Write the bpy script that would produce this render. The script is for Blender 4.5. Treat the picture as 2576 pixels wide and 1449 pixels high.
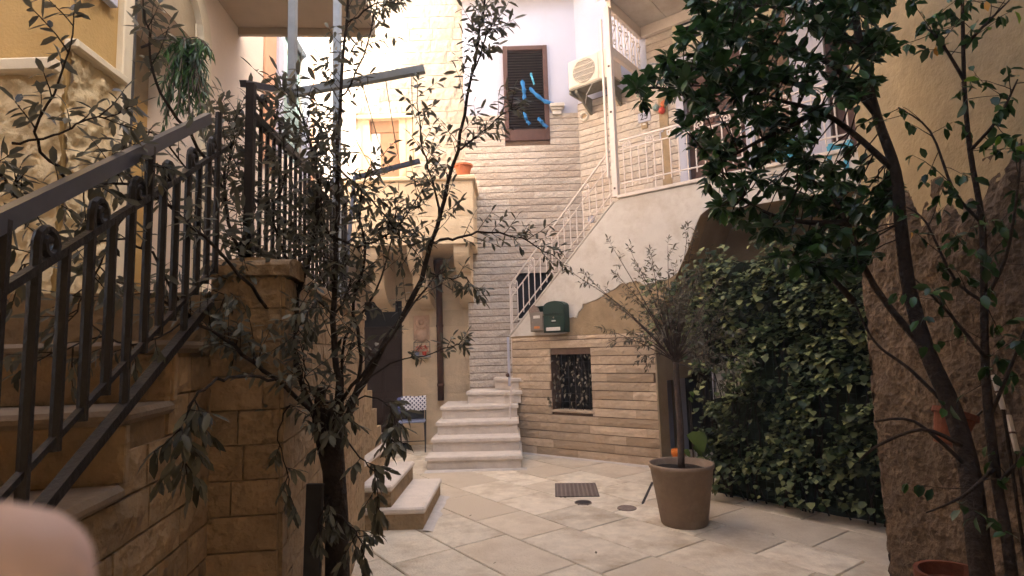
import bpy, math, random
import numpy as np
from mathutils import Vector, Matrix, noise

for o in list(bpy.data.objects):
    bpy.data.objects.remove(o)
scene = bpy.context.scene
COL = scene.collection

# ------------------------------------------------------------------ camera
FOC, PITCH, ROLL = 1450.0, math.radians(6.1), math.radians(-1.7)
EYE = Vector((0, 0, 1.48))
CAM_M = Matrix.Rotation(math.pi / 2 + PITCH, 3, 'X') @ Matrix.Rotation(ROLL, 3, 'Z')
cam_data = bpy.data.cameras.new('camera')
cam = bpy.data.objects.new('camera', cam_data)
COL.objects.link(cam)
cam.matrix_world = Matrix.Translation(EYE) @ CAM_M.to_4x4()
cam_data.sensor_width = 36.0
cam_data.lens = 36.0 * FOC / 2576.0
cam_data.clip_start = 0.02
cam_data.clip_end = 500
cam_data.dof.use_dof = True
cam_data.dof.focus_distance = 6.5
cam_data.dof.aperture_fstop = 17.0
scene.camera = cam

# ------------------------------------------------------------------ light
SUN = Vector((0.70, -0.25, 0.67)).normalized()
SUN_EL = math.asin(SUN.z)
world = bpy.data.worlds.new('World')
scene.world = world
world.use_nodes = True
wn = world.node_tree.nodes
bg = wn['Background']
sky = wn.new('ShaderNodeTexSky')
sky.sky_type = 'NISHITA'
sky.sun_disc = False
sky.sun_elevation = SUN_EL
sky.sun_rotation = math.atan2(SUN.x, SUN.y)
sky.air_density = 0.8
sky.dust_density = 6.0
sky.ozone_density = 0.4
world.node_tree.links.new(sky.outputs[0], bg.inputs[0])
bg.inputs[1].default_value = 0.15
sun_d = bpy.data.lights.new('sun', 'SUN')
sun_d.energy = 4.5
sun_d.angle = math.radians(0.5)
sun_d.color = (1.0, 0.95, 0.84)
sun = bpy.data.objects.new('sun', sun_d)
COL.objects.link(sun)
sun.rotation_euler = SUN.to_track_quat('Z', 'Y').to_euler()
sun.location = SUN * 30

vs = scene.view_settings
vs.view_transform = 'Standard'
vs.look = 'None'
vs.gamma = 1.0
vs.exposure = 2.74
scene.cycles.max_bounces = 7
scene.cycles.diffuse_bounces = 4
scene.cycles.use_adaptive_sampling = True
scene.cycles.adaptive_threshold = 0.02
scene.cycles.use_denoising = True

# ------------------------------------------------------------------ geometry helpers
def ray(u, v):
    return CAM_M @ Vector(((u - 1288) / FOC, -(v - 724.5) / FOC, -1.0))

def at(u, v, Y):                     # the point seen at (u, v), Y metres away
    d = ray(u, v)
    return EYE + d * (Y / d.y)

def ground(u, v, z=0.0):
    d = ray(u, v)
    return EYE + d * ((z - EYE.z) / d.z)

class Frame:
    """a vertical plane: local x along it, local y into it, z up"""
    def __init__(self, o, d):
        self.o = Vector((o[0], o[1])); self.d = Vector((d[0], d[1])).normalized()
        self.n = Vector((-self.d.y, self.d.x))
        m = Matrix.Identity(4)
        m[0][0], m[1][0] = self.d.x, self.d.y
        m[0][1], m[1][1] = self.n.x, self.n.y
        m[0][3], m[1][3] = self.o.x, self.o.y
        self.m = m
    def px(self, u, v, out=0.0):
        d = ray(u, v)
        o = self.o - self.n * out
        t = (o - EYE.xy).dot(self.n) / d.xy.dot(self.n)
        p = EYE + d * t
        return (p.xy - self.o).dot(self.d), p.z
    def w(self, s, y, z):
        p = self.o + self.d * s + self.n * y
        return Vector((p.x, p.y, z))

class MB:
    def __init__(self):
        self.v = []; self.f = []
    def add(self, vs, fs):
        b = len(self.v)
        self.v += [tuple(x) for x in vs]
        self.f += [tuple(i + b for i in f) for f in fs]
        return self
    def box(self, x0, x1, y0, y1, z0, z1):
        vs = [(x, y, z) for z in (z0, z1) for y in (y0, y1) for x in (x0, x1)]
        return self.add(vs, [(0, 2, 3, 1), (4, 5, 7, 6), (0, 1, 5, 4), (2, 6, 7, 3), (0, 4, 6, 2), (1, 3, 7, 5)])
    def bev(self, x0, x1, y0, y1, z0, z1, b=0.01):
        """box with chamfered edges"""
        X, Yy, Z = (x0, x1), (y0, y1), (z0, z1)
        vs = []
        idx = {}
        for i in (0, 1):
            for j in (0, 1):
                for k in (0, 1):
                    for a in range(3):
                        p = [X[i], Yy[j], Z[k]]
                        sg = (1 - 2 * i, 1 - 2 * j, 1 - 2 * k)
                        for q in range(3):
                            if q != a: p[q] += sg[q] * b
                        idx[i, j, k, a] = len(vs); vs.append(p)
        fs = []
        for a in range(3):
            for e in (0, 1):
                o1, o2 = [q for q in range(3) if q != a]
                ring = []
                for (m, n) in ((0, 0), (1, 0), (1, 1), (0, 1)):
                    c = [0, 0, 0]; c[a] = e; c[o1] = m; c[o2] = n
                    ring.append(idx[c[0], c[1], c[2], a])
                fs.append(ring)
        for a in range(3):
            o1, o2 = [q for q in range(3) if q != a]
            for (m, n) in ((0, 0), (1, 0), (1, 1), (0, 1)):
                c0 = [0, 0, 0]; c1 = [0, 0, 0]
                c0[a], c1[a] = 0, 1
                c0[o1] = c1[o1] = m; c0[o2] = c1[o2] = n
                fs.append((idx[(*c0, o1)], idx[(*c1, o1)], idx[(*c1, o2)], idx[(*c0, o2)]))
        for i in (0, 1):
            for j in (0, 1):
                for k in (0, 1):
                    fs.append((idx[i, j, k, 0], idx[i, j, k, 1], idx[i, j, k, 2]))
        return self.add(vs, fs)
    def prism(self, poly, y0, y1):
        """polygon in x-z pushed along y"""
        n = len(poly)
        vs = [(x, y0, z) for x, z in poly] + [(x, y1, z) for x, z in poly]
        return self.add(vs, [tuple(range(n)), tuple(range(2 * n - 1, n - 1, -1))] +
                        [(i, i + n, (i + 1) % n + n, (i + 1) % n) for i in range(n)])
    def prism_x(self, poly, x0, x1):
        n = len(poly)
        vs = [(x0, y, z) for y, z in poly] + [(x1, y, z) for y, z in poly]
        return self.add(vs, [tuple(range(n)), tuple(range(2 * n - 1, n - 1, -1))] +
                        [(i, i + n, (i + 1) % n + n, (i + 1) % n) for i in range(n)])
    def prism_z(self, poly, z0, z1):
        n = len(poly)
        vs = [(x, y, z0) for x, y in poly] + [(x, y, z1) for x, y in poly]
        return self.add(vs, [tuple(range(n)), tuple(range(2 * n - 1, n - 1, -1))] +
                        [(i, i + n, (i + 1) % n + n, (i + 1) % n) for i in range(n)])
    def tube(self, pts, r, n=6, r1=None, flat=1.0, cap=True):
        pts = [Vector(p) for p in pts]
        N = len(pts)
        rs = r if isinstance(r, (list, tuple)) else [r + ((r1 if r1 is not None else r) - r) * i / max(1, N - 1) for i in range(N)]
        vs = []; fs = []
        up = None
        for i, p in enumerate(pts):
            t = (pts[min(i + 1, N - 1)] - pts[max(i - 1, 0)])
            if t.length < 1e-9: t = Vector((0, 0, 1))
            t.normalize()
            if up is None:
                a = Vector((0, 0, 1)) if abs(t.z) < .9 else Vector((0, 1, 0))
                up = (a - t * a.dot(t)).normalized()
            else:
                up = up - t * up.dot(t)
                up = up.normalized() if up.length > 1e-6 else t.orthogonal().normalized()
            sd = t.cross(up)
            for k in range(n):
                a = 2 * math.pi * (k + .5) / n
                vs.append(p + (up * math.cos(a) + sd * math.sin(a) * flat) * rs[i])
        for i in range(N - 1):
            for k in range(n):
                a, b = i * n + k, i * n + (k + 1) % n
                fs.append((a, b, b + n, a + n))
        if cap:
            fs.append(tuple(range(n - 1, -1, -1))); fs.append(tuple(range((N - 1) * n, N * n)))
        return self.add(vs, fs)
    def lathe(self, prof, c=(0, 0, 0), n=24, axis='Z', capped=False):
        vs = []; fs = []
        for r, h in prof:
            for k in range(n):
                a = 2 * math.pi * k / n
                p = (r * math.cos(a), r * math.sin(a), h)
                if axis == 'Y': p = (p[0], h, p[1])
                if axis == 'X': p = (h, p[0], p[1])
                vs.append((p[0] + c[0], p[1] + c[1], p[2] + c[2]))
        for i in range(len(prof) - 1):
            for k in range(n):
                a, b = i * n + k, i * n + (k + 1) % n
                fs.append((a, b, b + n, a + n))
        if capped:
            fs.append(tuple(range(n - 1, -1, -1))); fs.append(tuple(range((len(prof) - 1) * n, len(prof) * n)))
        return self.add(vs, fs)
    def build(self, name, m, parent=None, mat_world=None, smooth=False):
        me = bpy.data.meshes.new(name)
        me.from_pydata(self.v, [], self.f)
        me.validate()
        me.update()
        if smooth:
            me.polygons.foreach_set('use_smooth', [True] * len(me.polygons))
        return link(name, me, m, parent, mat_world)

def link(name, me, m=None, parent=None, mw=None):
    o = bpy.data.objects.new(name, me)
    COL.objects.link(o)
    if m is not None and me is not None and len(me.materials) == 0:
        me.materials.append(m)
    if parent is not None:
        o.parent = parent
    if mw is not None:
        o.matrix_local = mw
    return o

def tag(o, label, cat, group=None, kind=None):
    o['label'] = label; o['category'] = cat
    if group: o['group'] = group
    if kind: o['kind'] = kind
    return o

def thing(name, label, cat, mw=None, group=None):
    return tag(link(name, None, None, None, mw), label, cat, group)

def flip_fix(o):
    import bmesh
    bm = bmesh.new(); bm.from_mesh(o.data)
    bmesh.ops.recalc_face_normals(bm, faces=bm.faces)
    bm.to_mesh(o.data); bm.free()
    return o

def copy_tree(o, parent=None):
    c = o.copy(); COL.objects.link(c); c.parent = parent
    for ch in o.children: copy_tree(ch, c)
    return c

def spiral(cx, cz, r, turns, start, n=14, k=0.28, sgn=1):
    return [(cx + math.cos(start + sgn * turns * 2 * math.pi * i / n) * r * (1 - (1 - k) * i / n),
             cz + math.sin(start + sgn * turns * 2 * math.pi * i / n) * r * (1 - (1 - k) * i / n)) for i in range(n + 1)]

# ------------------------------------------------------------------ materials
def rgb(r, g, b):                    # sRGB 0..255 to linear
    f = lambda c: (c / 255 / 12.92) if c <= 10 else ((c / 255 + .055) / 1.055) ** 2.4
    return (f(r), f(g), f(b))

def mat(name, col, rough=.85, var=.12, scale=5.0, bump=0.0, bscale=40.0, stain=None, stain_scale=1.3, stain_amt=.5,
        stain_lo=.5, objvar=0.0, spec=.3, metal=0.0, hue=None, vor=0.0, tint=None):
    m = bpy.data.materials.new(name)
    m.use_nodes = True
    nt = m.node_tree; N = nt.nodes; L = nt.links
    p = N['Principled BSDF']
    p.inputs['Roughness'].default_value = rough
    p.inputs['Metallic'].default_value = metal
    p.inputs['Specular IOR Level'].default_value = spec
    tc = N.new('ShaderNodeTexCoord')
    src = tc.outputs['Object']
    oi = N.new('ShaderNodeObjectInfo')
    if objvar:
        ad = N.new('ShaderNodeVectorMath'); ad.operation = 'ADD'
        mu = N.new('ShaderNodeMath'); mu.operation = 'MULTIPLY'; mu.inputs[1].default_value = 37.0
        L.new(oi.outputs['Random'], mu.inputs[0]); L.new(src, ad.inputs[0]); L.new(mu.outputs[0], ad.inputs[1])
        src = ad.outputs[0]
    nz = N.new('ShaderNodeTexNoise'); nz.inputs['Scale'].default_value = scale; nz.inputs['Detail'].default_value = 7
    nz.inputs['Roughness'].default_value = .62
    L.new(src, nz.inputs['Vector'])
    cr = N.new('ShaderNodeValToRGB')
    cr.color_ramp.elements[0].position = .3; cr.color_ramp.elements[1].position = .7
    c0 = [c * (1 - var) for c in col]; c1 = [min(.95, c * (1 + var)) for c in (hue or col)]
    cr.color_ramp.elements[0].color = (*c0, 1); cr.color_ramp.elements[1].color = (*c1, 1)
    L.new(nz.outputs['Fac'], cr.inputs[0])
    out = cr.outputs[0]
    if stain is not None:
        n2 = N.new('ShaderNodeTexNoise'); n2.inputs['Scale'].default_value = stain_scale; n2.inputs['Detail'].default_value = 8
        n2.inputs['Roughness'].default_value = .68
        L.new(src, n2.inputs['Vector'])
        r2 = N.new('ShaderNodeMapRange'); r2.inputs[1].default_value = stain_lo; r2.inputs[2].default_value = stain_lo + .2
        r2.inputs[3].default_value = 0; r2.inputs[4].default_value = stain_amt
        L.new(n2.outputs['Fac'], r2.inputs[0])
        mx = N.new('ShaderNodeMix'); mx.data_type = 'RGBA'
        L.new(r2.outputs[0], mx.inputs[0]); L.new(out, mx.inputs[6]); mx.inputs[7].default_value = (*stain, 1)
        out = mx.outputs[2]
    if objvar:
        mr = N.new('ShaderNodeMapRange'); mr.inputs[3].default_value = 1 - objvar; mr.inputs[4].default_value = 1 + objvar
        L.new(oi.outputs['Random'], mr.inputs[0])
        hs = N.new('ShaderNodeHueSaturation'); L.new(mr.outputs[0], hs.inputs['Value']); L.new(out, hs.inputs['Color'])
        out = hs.outputs[0]
    if tint:                          # some pieces lean to a second stone colour
        rr = N.new('ShaderNodeMath'); rr.operation = 'MULTIPLY'; rr.inputs[1].default_value = 7.31
        L.new(oi.outputs['Random'], rr.inputs[0])
        rf = N.new('ShaderNodeMath'); rf.operation = 'FRACT'; L.new(rr.outputs[0], rf.inputs[0])
        rp = N.new('ShaderNodeMath'); rp.operation = 'POWER'; rp.inputs[1].default_value = 2.2; L.new(rf.outputs[0], rp.inputs[0])
        mt = N.new('ShaderNodeMix'); mt.data_type = 'RGBA'
        L.new(rp.outputs[0], mt.inputs[0]); L.new(out, mt.inputs[6]); mt.inputs[7].default_value = (*tint, 1)
        out = mt.outputs[2]
    L.new(out, p.inputs['Base Color'])
    if bump:
        n3 = N.new('ShaderNodeTexNoise'); n3.inputs['Scale'].default_value = bscale; n3.inputs['Detail'].default_value = 5
        L.new(src, n3.inputs['Vector'])
        h = n3.outputs['Fac']
        if vor:
            vo = N.new('ShaderNodeTexVoronoi'); vo.inputs['Scale'].default_value = vor
            L.new(src, vo.inputs['Vector'])
            sm = N.new('ShaderNodeMath'); sm.operation = 'MULTIPLY_ADD'; sm.inputs[1].default_value = .8
            L.new(vo.outputs['Distance'], sm.inputs[0]); L.new(h, sm.inputs[2]); h = sm.outputs[0]
        bp = N.new('ShaderNodeBump'); bp.inputs['Strength'].default_value = bump; bp.inputs['Distance'].default_value = .02
        L.new(h, bp.inputs['Height']); L.new(bp.outputs[0], p.inputs['Normal'])
    return m

def leafmat(name, col, col2, back=None, rough=.42, trans=.25, spec=.28, pw=1.0):
    m = bpy.data.materials.new(name); m.use_nodes = True
    nt = m.node_tree; N = nt.nodes; L = nt.links
    p = N['Principled BSDF']; p.inputs['Roughness'].default_value = rough; p.inputs['Specular IOR Level'].default_value = spec
    ge = N.new('ShaderNodeNewGeometry'); oi = N.new('ShaderNodeObjectInfo')
    ad = N.new('ShaderNodeMath'); ad.operation = 'ADD'; L.new(ge.outputs['Random Per Island'], ad.inputs[0]); L.new(oi.outputs['Random'], ad.inputs[1])
    fr = N.new('ShaderNodeMath'); fr.operation = 'FRACT'; L.new(ad.outputs[0], fr.inputs[0])
    cr = N.new('ShaderNodeValToRGB')
    cr.color_ramp.elements[0].color = (*col, 1); cr.color_ramp.elements[1].color = (*col2, 1)
    po = N.new('ShaderNodeMath'); po.operation = 'POWER'; po.inputs[1].default_value = pw
    L.new(fr.outputs[0], po.inputs[0]); L.new(po.outputs[0], cr.inputs[0])
    out = cr.outputs[0]
    if back:
        mx = N.new('ShaderNodeMix'); mx.data_type = 'RGBA'
        L.new(ge.outputs['Backfacing'], mx.inputs[0]); L.new(out, mx.inputs[6]); mx.inputs[7].default_value = (*back, 1)
        out = mx.outputs[2]
    L.new(out, p.inputs['Base Color'])
    tr = N.new('ShaderNodeBsdfTranslucent'); L.new(out, tr.inputs[0])
    ms = N.new('ShaderNodeMixShader'); ms.inputs[0].default_value = trans
    L.new(p.outputs[0], ms.inputs[1]); L.new(tr.outputs[0], ms.inputs[2])
    L.new(ms.outputs[0], N['Material Output'].inputs[0])
    return m

M = {}
M['tile'] = mat('floor_stone', (.70, .62, .49), .7, .14, 9, .4, 60, stain=(.40, .30, .19), stain_scale=3.0, stain_amt=.8, stain_lo=.47, objvar=.12, tint=(.57, .475, .355), spec=.4)
M['grout'] = mat('grout', (.40, .32, .24), .95, .2, 12, .3, 60)
M['cement'] = mat('pale_cement', (.56, .51, .46), .9, .12, 9, .3, 50)
M['siding'] = mat('cream_split_stone', (.53, .465, .395), .9, .12, 9, .55, 38, objvar=.10, tint=(.47, .385, .31), vor=22, stain=(.47, .36, .27), stain_amt=.5)
M['mortar'] = mat('brown_mortar', (.15, .095, .065), .95, .2, 14, .3, 60)
M['plank'] = mat('warm_split_stone', (.54, .42, .30), .9, .14, 8, .45, 34, objvar=.15, tint=(.38, .28, .185), vor=20, stain=(.32, .21, .12), stain_scale=1.6, stain_amt=.55, stain_lo=.5)
M['white_plaster'] = mat('white_plaster', (.455, .455, .53), .85, .03, 2.0, .15, 25, stain=(.37, .36, .39), stain_scale=1.2, stain_amt=.45, stain_lo=.55)
M['cream_plaster'] = mat('cream_plaster', (.60, .56, .50), .85, .06, 2.5, .2, 22, stain=(.43, .37, .30), stain_scale=2.6, stain_amt=.7, stain_lo=.47)
M['render_coat'] = mat('bare_render', (.33, .24, .14), .95, .2, 6, .4, 45, stain=(.45, .38, .30), stain_scale=4, stain_amt=.5, stain_lo=.55)
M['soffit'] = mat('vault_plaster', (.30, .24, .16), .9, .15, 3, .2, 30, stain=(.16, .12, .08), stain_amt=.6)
M['block'] = mat('limestone_block', (.66, .525, .355), .9, .12, 6, .35, 45, objvar=.06, stain=(.36, .26, .15), stain_scale=1.5, stain_amt=.55, stain_lo=.52)
M['rough_block'] = mat('rough_limestone', (.52, .45, .36), .95, .14, 8, .7, 22, objvar=.06, vor=12)
M['step'] = mat('pale_step_stone', (.66, .585, .51), .8, .1, 8, .25, 60, objvar=.04, stain=(.36, .30, .26), stain_scale=3, stain_amt=.4, stain_lo=.54)
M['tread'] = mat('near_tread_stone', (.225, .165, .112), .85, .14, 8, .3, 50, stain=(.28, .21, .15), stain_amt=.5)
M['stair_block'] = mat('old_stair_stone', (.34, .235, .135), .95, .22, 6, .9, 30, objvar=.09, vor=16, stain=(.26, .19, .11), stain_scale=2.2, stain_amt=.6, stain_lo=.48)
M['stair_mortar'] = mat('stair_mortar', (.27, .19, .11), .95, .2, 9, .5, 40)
M['roughcast'] = mat('roughcast', (.58, .47, .29), .95, .14, 9, .4, 60, stain=(.30, .22, .12), stain_amt=.4)
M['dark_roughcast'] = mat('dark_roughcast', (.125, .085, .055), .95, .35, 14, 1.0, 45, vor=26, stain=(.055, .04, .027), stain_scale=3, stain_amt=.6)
M['ochre'] = mat('ochre_plaster', (.44, .29, .11), .9, .1, 3, .2, 60, stain=(.30, .17, .05), stain_amt=.4)
M['yellow_plaster'] = mat('yellow_plaster', (.38, .29, .165), .9, .14, 4, .4, 40, stain=(.24, .18, .10), stain_scale=1.8, stain_amt=.7, stain_lo=.45)
M['pink'] = mat('pale_pink_plaster', (.72, .61, .51), .9, .05, 2, .12, 40, stain=(.62, .50, .41), stain_amt=.35)
M['orange'] = mat('terracotta_paint', (.60, .33, .20), .85, .06, 3)
M['moulding'] = mat('pale_moulding', (.62, .54, .40), .8, .06, 5, .1, 40)
M['white_iron'] = mat('white_painted_iron', (.70, .62, .56), .45, .06, 20, stain=(.32, .17, .09), stain_scale=14, stain_amt=.6, stain_lo=.66, spec=.4)
M['dark_iron'] = mat('dark_brown_iron', (.022, .016, .014), .5, .25, 30, .2, 80, spec=.35)
M['blue_iron'] = mat('grey_blue_iron', (.075, .08, .105), .4, .15, 25, spec=.45)
M['pale_iron'] = mat('pale_grey_iron', (.34, .38, .41), .5, .1, 20)
M['brown_wood'] = mat('brown_wood', (.085, .038, .026), .55, .2, 14, .15, 60)
M['dark_wood'] = mat('dark_wood', (.030, .013, .008), .6, .25, 14, .15, 60)
M['black'] = mat('dark_void', (.010, .009, .009), .8, .2, 5)  # near-black colour, also stands in for darkness inside openings
M['glass'] = mat('dark_glass', (.010, .011, .016), .35, .1, 3, spec=.15)
M['rust'] = mat('brown_pipe', (.085, .038, .024), .5, .25, 10)
M['green_box'] = mat('green_paint', (.006, .030, .021), .45, .12, 30, spec=.45)
M['grey_box'] = mat('grey_box_paint', (.20, .17, .14), .5, .1, 20)
M['paper'] = mat('paper_label', (.62, .58, .52), .8, .12, 60)
M['news'] = mat('newsprint', (.24, .18, .15), .9, .35, 45)
M['sticker'] = mat('orange_sticker', (.60, .20, .05), .6, .3, 80)
M['ac'] = mat('cream_casing', (.62, .55, .46), .5, .05, 10, stain=(.42, .33, .25), stain_amt=.35, stain_scale=3)
M['ac_dark'] = mat('grey_fan', (.22, .20, .17), .6, .15, 20)
M['ac_under'] = mat('dusty_metal', (.19, .175, .135), .7, .3, 12)
M['red'] = mat('red_enamel', (.55, .06, .035), .4, .1, 20)
M['pot'] = mat('taupe_plastic', (.26, .185, .13), .7, .10, 20, .12, 200, stain=(.38, .31, .24), stain_scale=4, stain_amt=.7, stain_lo=.52)
M['soil'] = mat('soil', (.035, .024, .017), .95, .4, 30, .8, 60)
M['terracotta'] = mat('terracotta', (.52, .155, .065), .8, .12, 12, .1, 60)
M['terracotta_old'] = mat('old_terracotta', (.16, .05, .025), .85, .3, 10, .2, 60)
M['orange_jar'] = mat('orange_plastic', (.62, .16, .015), .35, .08, 10)
M['bark'] = mat('dark_bark', (.032, .021, .015), .9, .35, 26, .7, 50)
M['bark_grey'] = mat('grey_twig', (.10, .070, .055), .85, .3, 30, .4, 70)
M['cut_wood'] = mat('cut_wood', (.18, .11, .06), .9, .2, 20)
M['blue'] = mat('bright_blue_cloth', (.014, .135, .34), .7, .12, 12)
M['cyan'] = mat('pale_cyan_cloth', (.08, .36, .52), .7, .1, 10)
M['bag'] = mat('blue_white_bag', (.42, .44, .72), .5, .45, 14, hue=(.75, .74, .80))
M['dark_cloth'] = mat('black_cloth', (.018, .018, .024), .9, .2, 20)
M['blue_cloth'] = mat('navy_cloth', (.10, .12, .30), .85, .15, 20)
M['seat_blue'] = mat('pale_blue_seat', (.22, .25, .38), .35, .08, 10)
M['grate'] = mat('worn_grate', (.24, .185, .155), .6, .2, 20, .3, 60, metal=.3)
M['grate_dark'] = mat('grate_pit', (.05, .04, .035), .9, .2, 20)
M['cane'] = mat('pale_cane', (.62, .55, .46), .7, .12, 25)
M['wire'] = mat('grey_wire', (.16, .15, .14), .5, .1, 20)
M['mesh'] = mat('green_wire', (.03, .06, .035), .6, .2, 20)
M['relief'] = mat('carved_stone', (.58, .40, .285), .9, .1, 20, .2, 60)
M['skin'] = mat('pale_skin', (.85, .66, .63), .55, .06, 8, .05, 120)
M['board'] = mat('dark_grey_board', (.05, .048, .048), .7, .25, 8)
M['shutter'] = mat('grey_green_shutter', (.22, .30, .28), .6, .1, 10)
M['lantern'] = mat('grey_lantern', (.42, .44, .46), .5, .1, 20)
M['pane'] = mat('milky_pane', (.60, .62, .62), .25, .05, 10)
M['tan'] = mat('tan_door', (.34, .20, .115), .6, .12, 10)
M['canopy'] = mat('beige_canopy', (.44, .36, .27), .85, .06, 5)
M['skinny'] = M['pale_iron']
M['olive_leaf'] = leafmat('oleander_leaf', (.055, .054, .036), (.19, .18, .12), (.15, .145, .11), .42, .28)
M['ficus_leaf'] = leafmat('dark_green_leaf', (.012, .036, .010), (.050, .13, .022), (.026, .072, .018), .34, .25, .45, 1.6)
M['pale_leaf'] = leafmat('bright_green_leaf', (.10, .22, .02), (.17, .30, .04), None, .4, .3)
M['yellow_leaf'] = leafmat('yellow_leaf', (.42, .19, .03), (.55, .28, .05), None, .5, .3)
M['ivy_leaf'] = leafmat('ivy_leaf', (.022, .042, .010), (.30, .32, .13), (.03, .045, .012), .45, .12, .28, 2.6)
M['ivy_dark'] = leafmat('ivy_backing', (.012, .020, .007), (.020, .032, .011), None, .6, .1)  # near-black green carrying the shade behind the ivy
M['shrub_leaf'] = leafmat('grey_olive_leaf', (.075, .066, .042), (.16, .135, .09), (.17, .15, .11), .5, .2)
M['dry_leaf'] = leafmat('dry_leaf', (.10, .085, .055), (.32, .28, .20), None, .7, .2)
M['vine_leaf'] = leafmat('broad_leaf', (.06, .10, .018), (.11, .15, .03), None, .5, .25)

def pattern_cloth():
    m = bpy.data.materials.new('patterned_cloth'); m.use_nodes = True
    nt = m.node_tree; N = nt.nodes; L = nt.links
    tc = N.new('ShaderNodeTexCoord'); sp = N.new('ShaderNodeSeparateXYZ'); L.new(tc.outputs['Object'], sp.inputs[0])
    def math_(op, a, b=None):
        n = N.new('ShaderNodeMath'); n.operation = op
        for i, x in enumerate((a, b)):
            if x is None: continue
            if isinstance(x, (int, float)): n.inputs[i].default_value = x
            else: L.new(x, n.inputs[i])
        return n.outputs[0]
    k = math.pi / .062
    u = math_('SINE', math_('MULTIPLY', math_('ADD', sp.outputs['X'], sp.outputs['Z']), k))
    v = math_('SINE', math_('MULTIPLY', math_('SUBTRACT', sp.outputs['X'], sp.outputs['Z']), k))
    e = math_('ABSOLUTE', math_('MULTIPLY', u, v))
    g = math_('GREATER_THAN', e, .55)
    mx = N.new('ShaderNodeMix'); mx.data_type = 'RGBA'; L.new(g, mx.inputs[0])
    mx.inputs[6].default_value = (.72, .72, .76, 1); mx.inputs[7].default_value = (.05, .06, .13, 1)
    L.new(mx.outputs[2], N['Principled BSDF'].inputs['Base Color'])
    N['Principled BSDF'].inputs['Roughness'].default_value = .9
    return m
M['pattern'] = pattern_cloth()

# ------------------------------------------------------------------ wall pieces
def wall_mesh(s0, s1, z0, z1, thick, holes=(), top=True):
    """front face with rectangular openings, reveals, back and rim; local frame"""
    S = sorted({s0, s1} | {a for h in holes for a in h[:2] if s0 < a < s1})
    Z = sorted({z0, z1} | {a for h in holes for a in h[2:4] if z0 < a < z1})
    mb = MB()
    solid = lambda i, k: 0 <= i < len(S) - 1 and 0 <= k < len(Z) - 1 and not any(
        h[0] < (S[i] + S[i + 1]) / 2 < h[1] and h[2] < (Z[k] + Z[k + 1]) / 2 < h[3] for h in holes)
    for i in range(len(S) - 1):
        for k in range(len(Z) - 1):
            if not solid(i, k): continue
            a, b, c, d = S[i], S[i + 1], Z[k], Z[k + 1]
            mb.add([(a, 0, c), (b, 0, c), (b, 0, d), (a, 0, d)], [(0, 1, 2, 3)])
            mb.add([(a, thick, c), (b, thick, c), (b, thick, d), (a, thick, d)], [(3, 2, 1, 0)])
            if not solid(i - 1, k): mb.add([(a, 0, c), (a, thick, c), (a, thick, d), (a, 0, d)], [(3, 2, 1, 0)])
            if not solid(i + 1, k): mb.add([(b, 0, c), (b, thick, c), (b, thick, d), (b, 0, d)], [(0, 1, 2, 3)])
            if not solid(i, k - 1): mb.add([(a, 0, c), (b, 0, c), (b, thick, c), (a, thick, c)], [(3, 2, 1, 0)])
            if not solid(i, k + 1): mb.add([(a, 0, d), (b, 0, d), (b, thick, d), (a, thick, d)], [(0, 1, 2, 3)])
    return mb

def shell(mb, s0, s1, y0, y1, z0, z1):
    """back, sides and roof of a house, open towards its front wall"""
    v = [(x, y, z) for z in (z0, z1) for y in (y0, y1) for x in (s0, s1)]
    mb.add(v, [(4, 5, 7, 6), (2, 6, 7, 3), (0, 4, 6, 2), (1, 3, 7, 5)])
    return mb

def piece(s0, s1, z0, z1, depth, rng, jit, nx=None, edge=.004, rk=.55):
    """one rock-faced stone, its back on the wall at y = 0"""
    nx = nx or max(2, min(7, int((s1 - s0) / .055)))
    nz = 2
    mb = MB(); vs = []; fs = []
    W = nx + 1
    for k in range(nz + 1):
        for i in range(nx + 1):
            rim = i in (0, nx) or k in (0, nz)
            x = s0 + (s1 - s0) * i / nx; z = z0 + (z1 - z0) * k / nz
            if not rim or (k in (0, nz) and 0 < i < nx):
                x += rng.uniform(-.3, .3) * (s1 - s0) / nx
            if not rim: z += rng.uniform(-.25, .25) * (z1 - z0) / nz
            y = -(depth * (rk if rim else 1.0) + rng.uniform(-jit, jit) * (.5 if rim else 1))
            vs.append((x, y, z))
    for k in range(nz):
        for i in range(nx):
            a = k * W + i
            fs.append((a, a + 1, a + W + 1, a + W))
    b = len(vs)
    rim = [i for i in range(W)] + [W * (k + 1) - 1 for k in range(1, nz + 1)] + [nz * W + i for i in range(nx - 1, -1, -1)] + [k * W for k in range(nz - 1, 0, -1)]
    for r in rim:
        vs.append((vs[r][0], edge, vs[r][2]))
    n = len(rim)
    for i in range(n):
        fs.append((rim[i], b + i, b + (i + 1) % n, rim[(i + 1) % n]))
    mb.add(vs, fs)
    return mb

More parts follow.
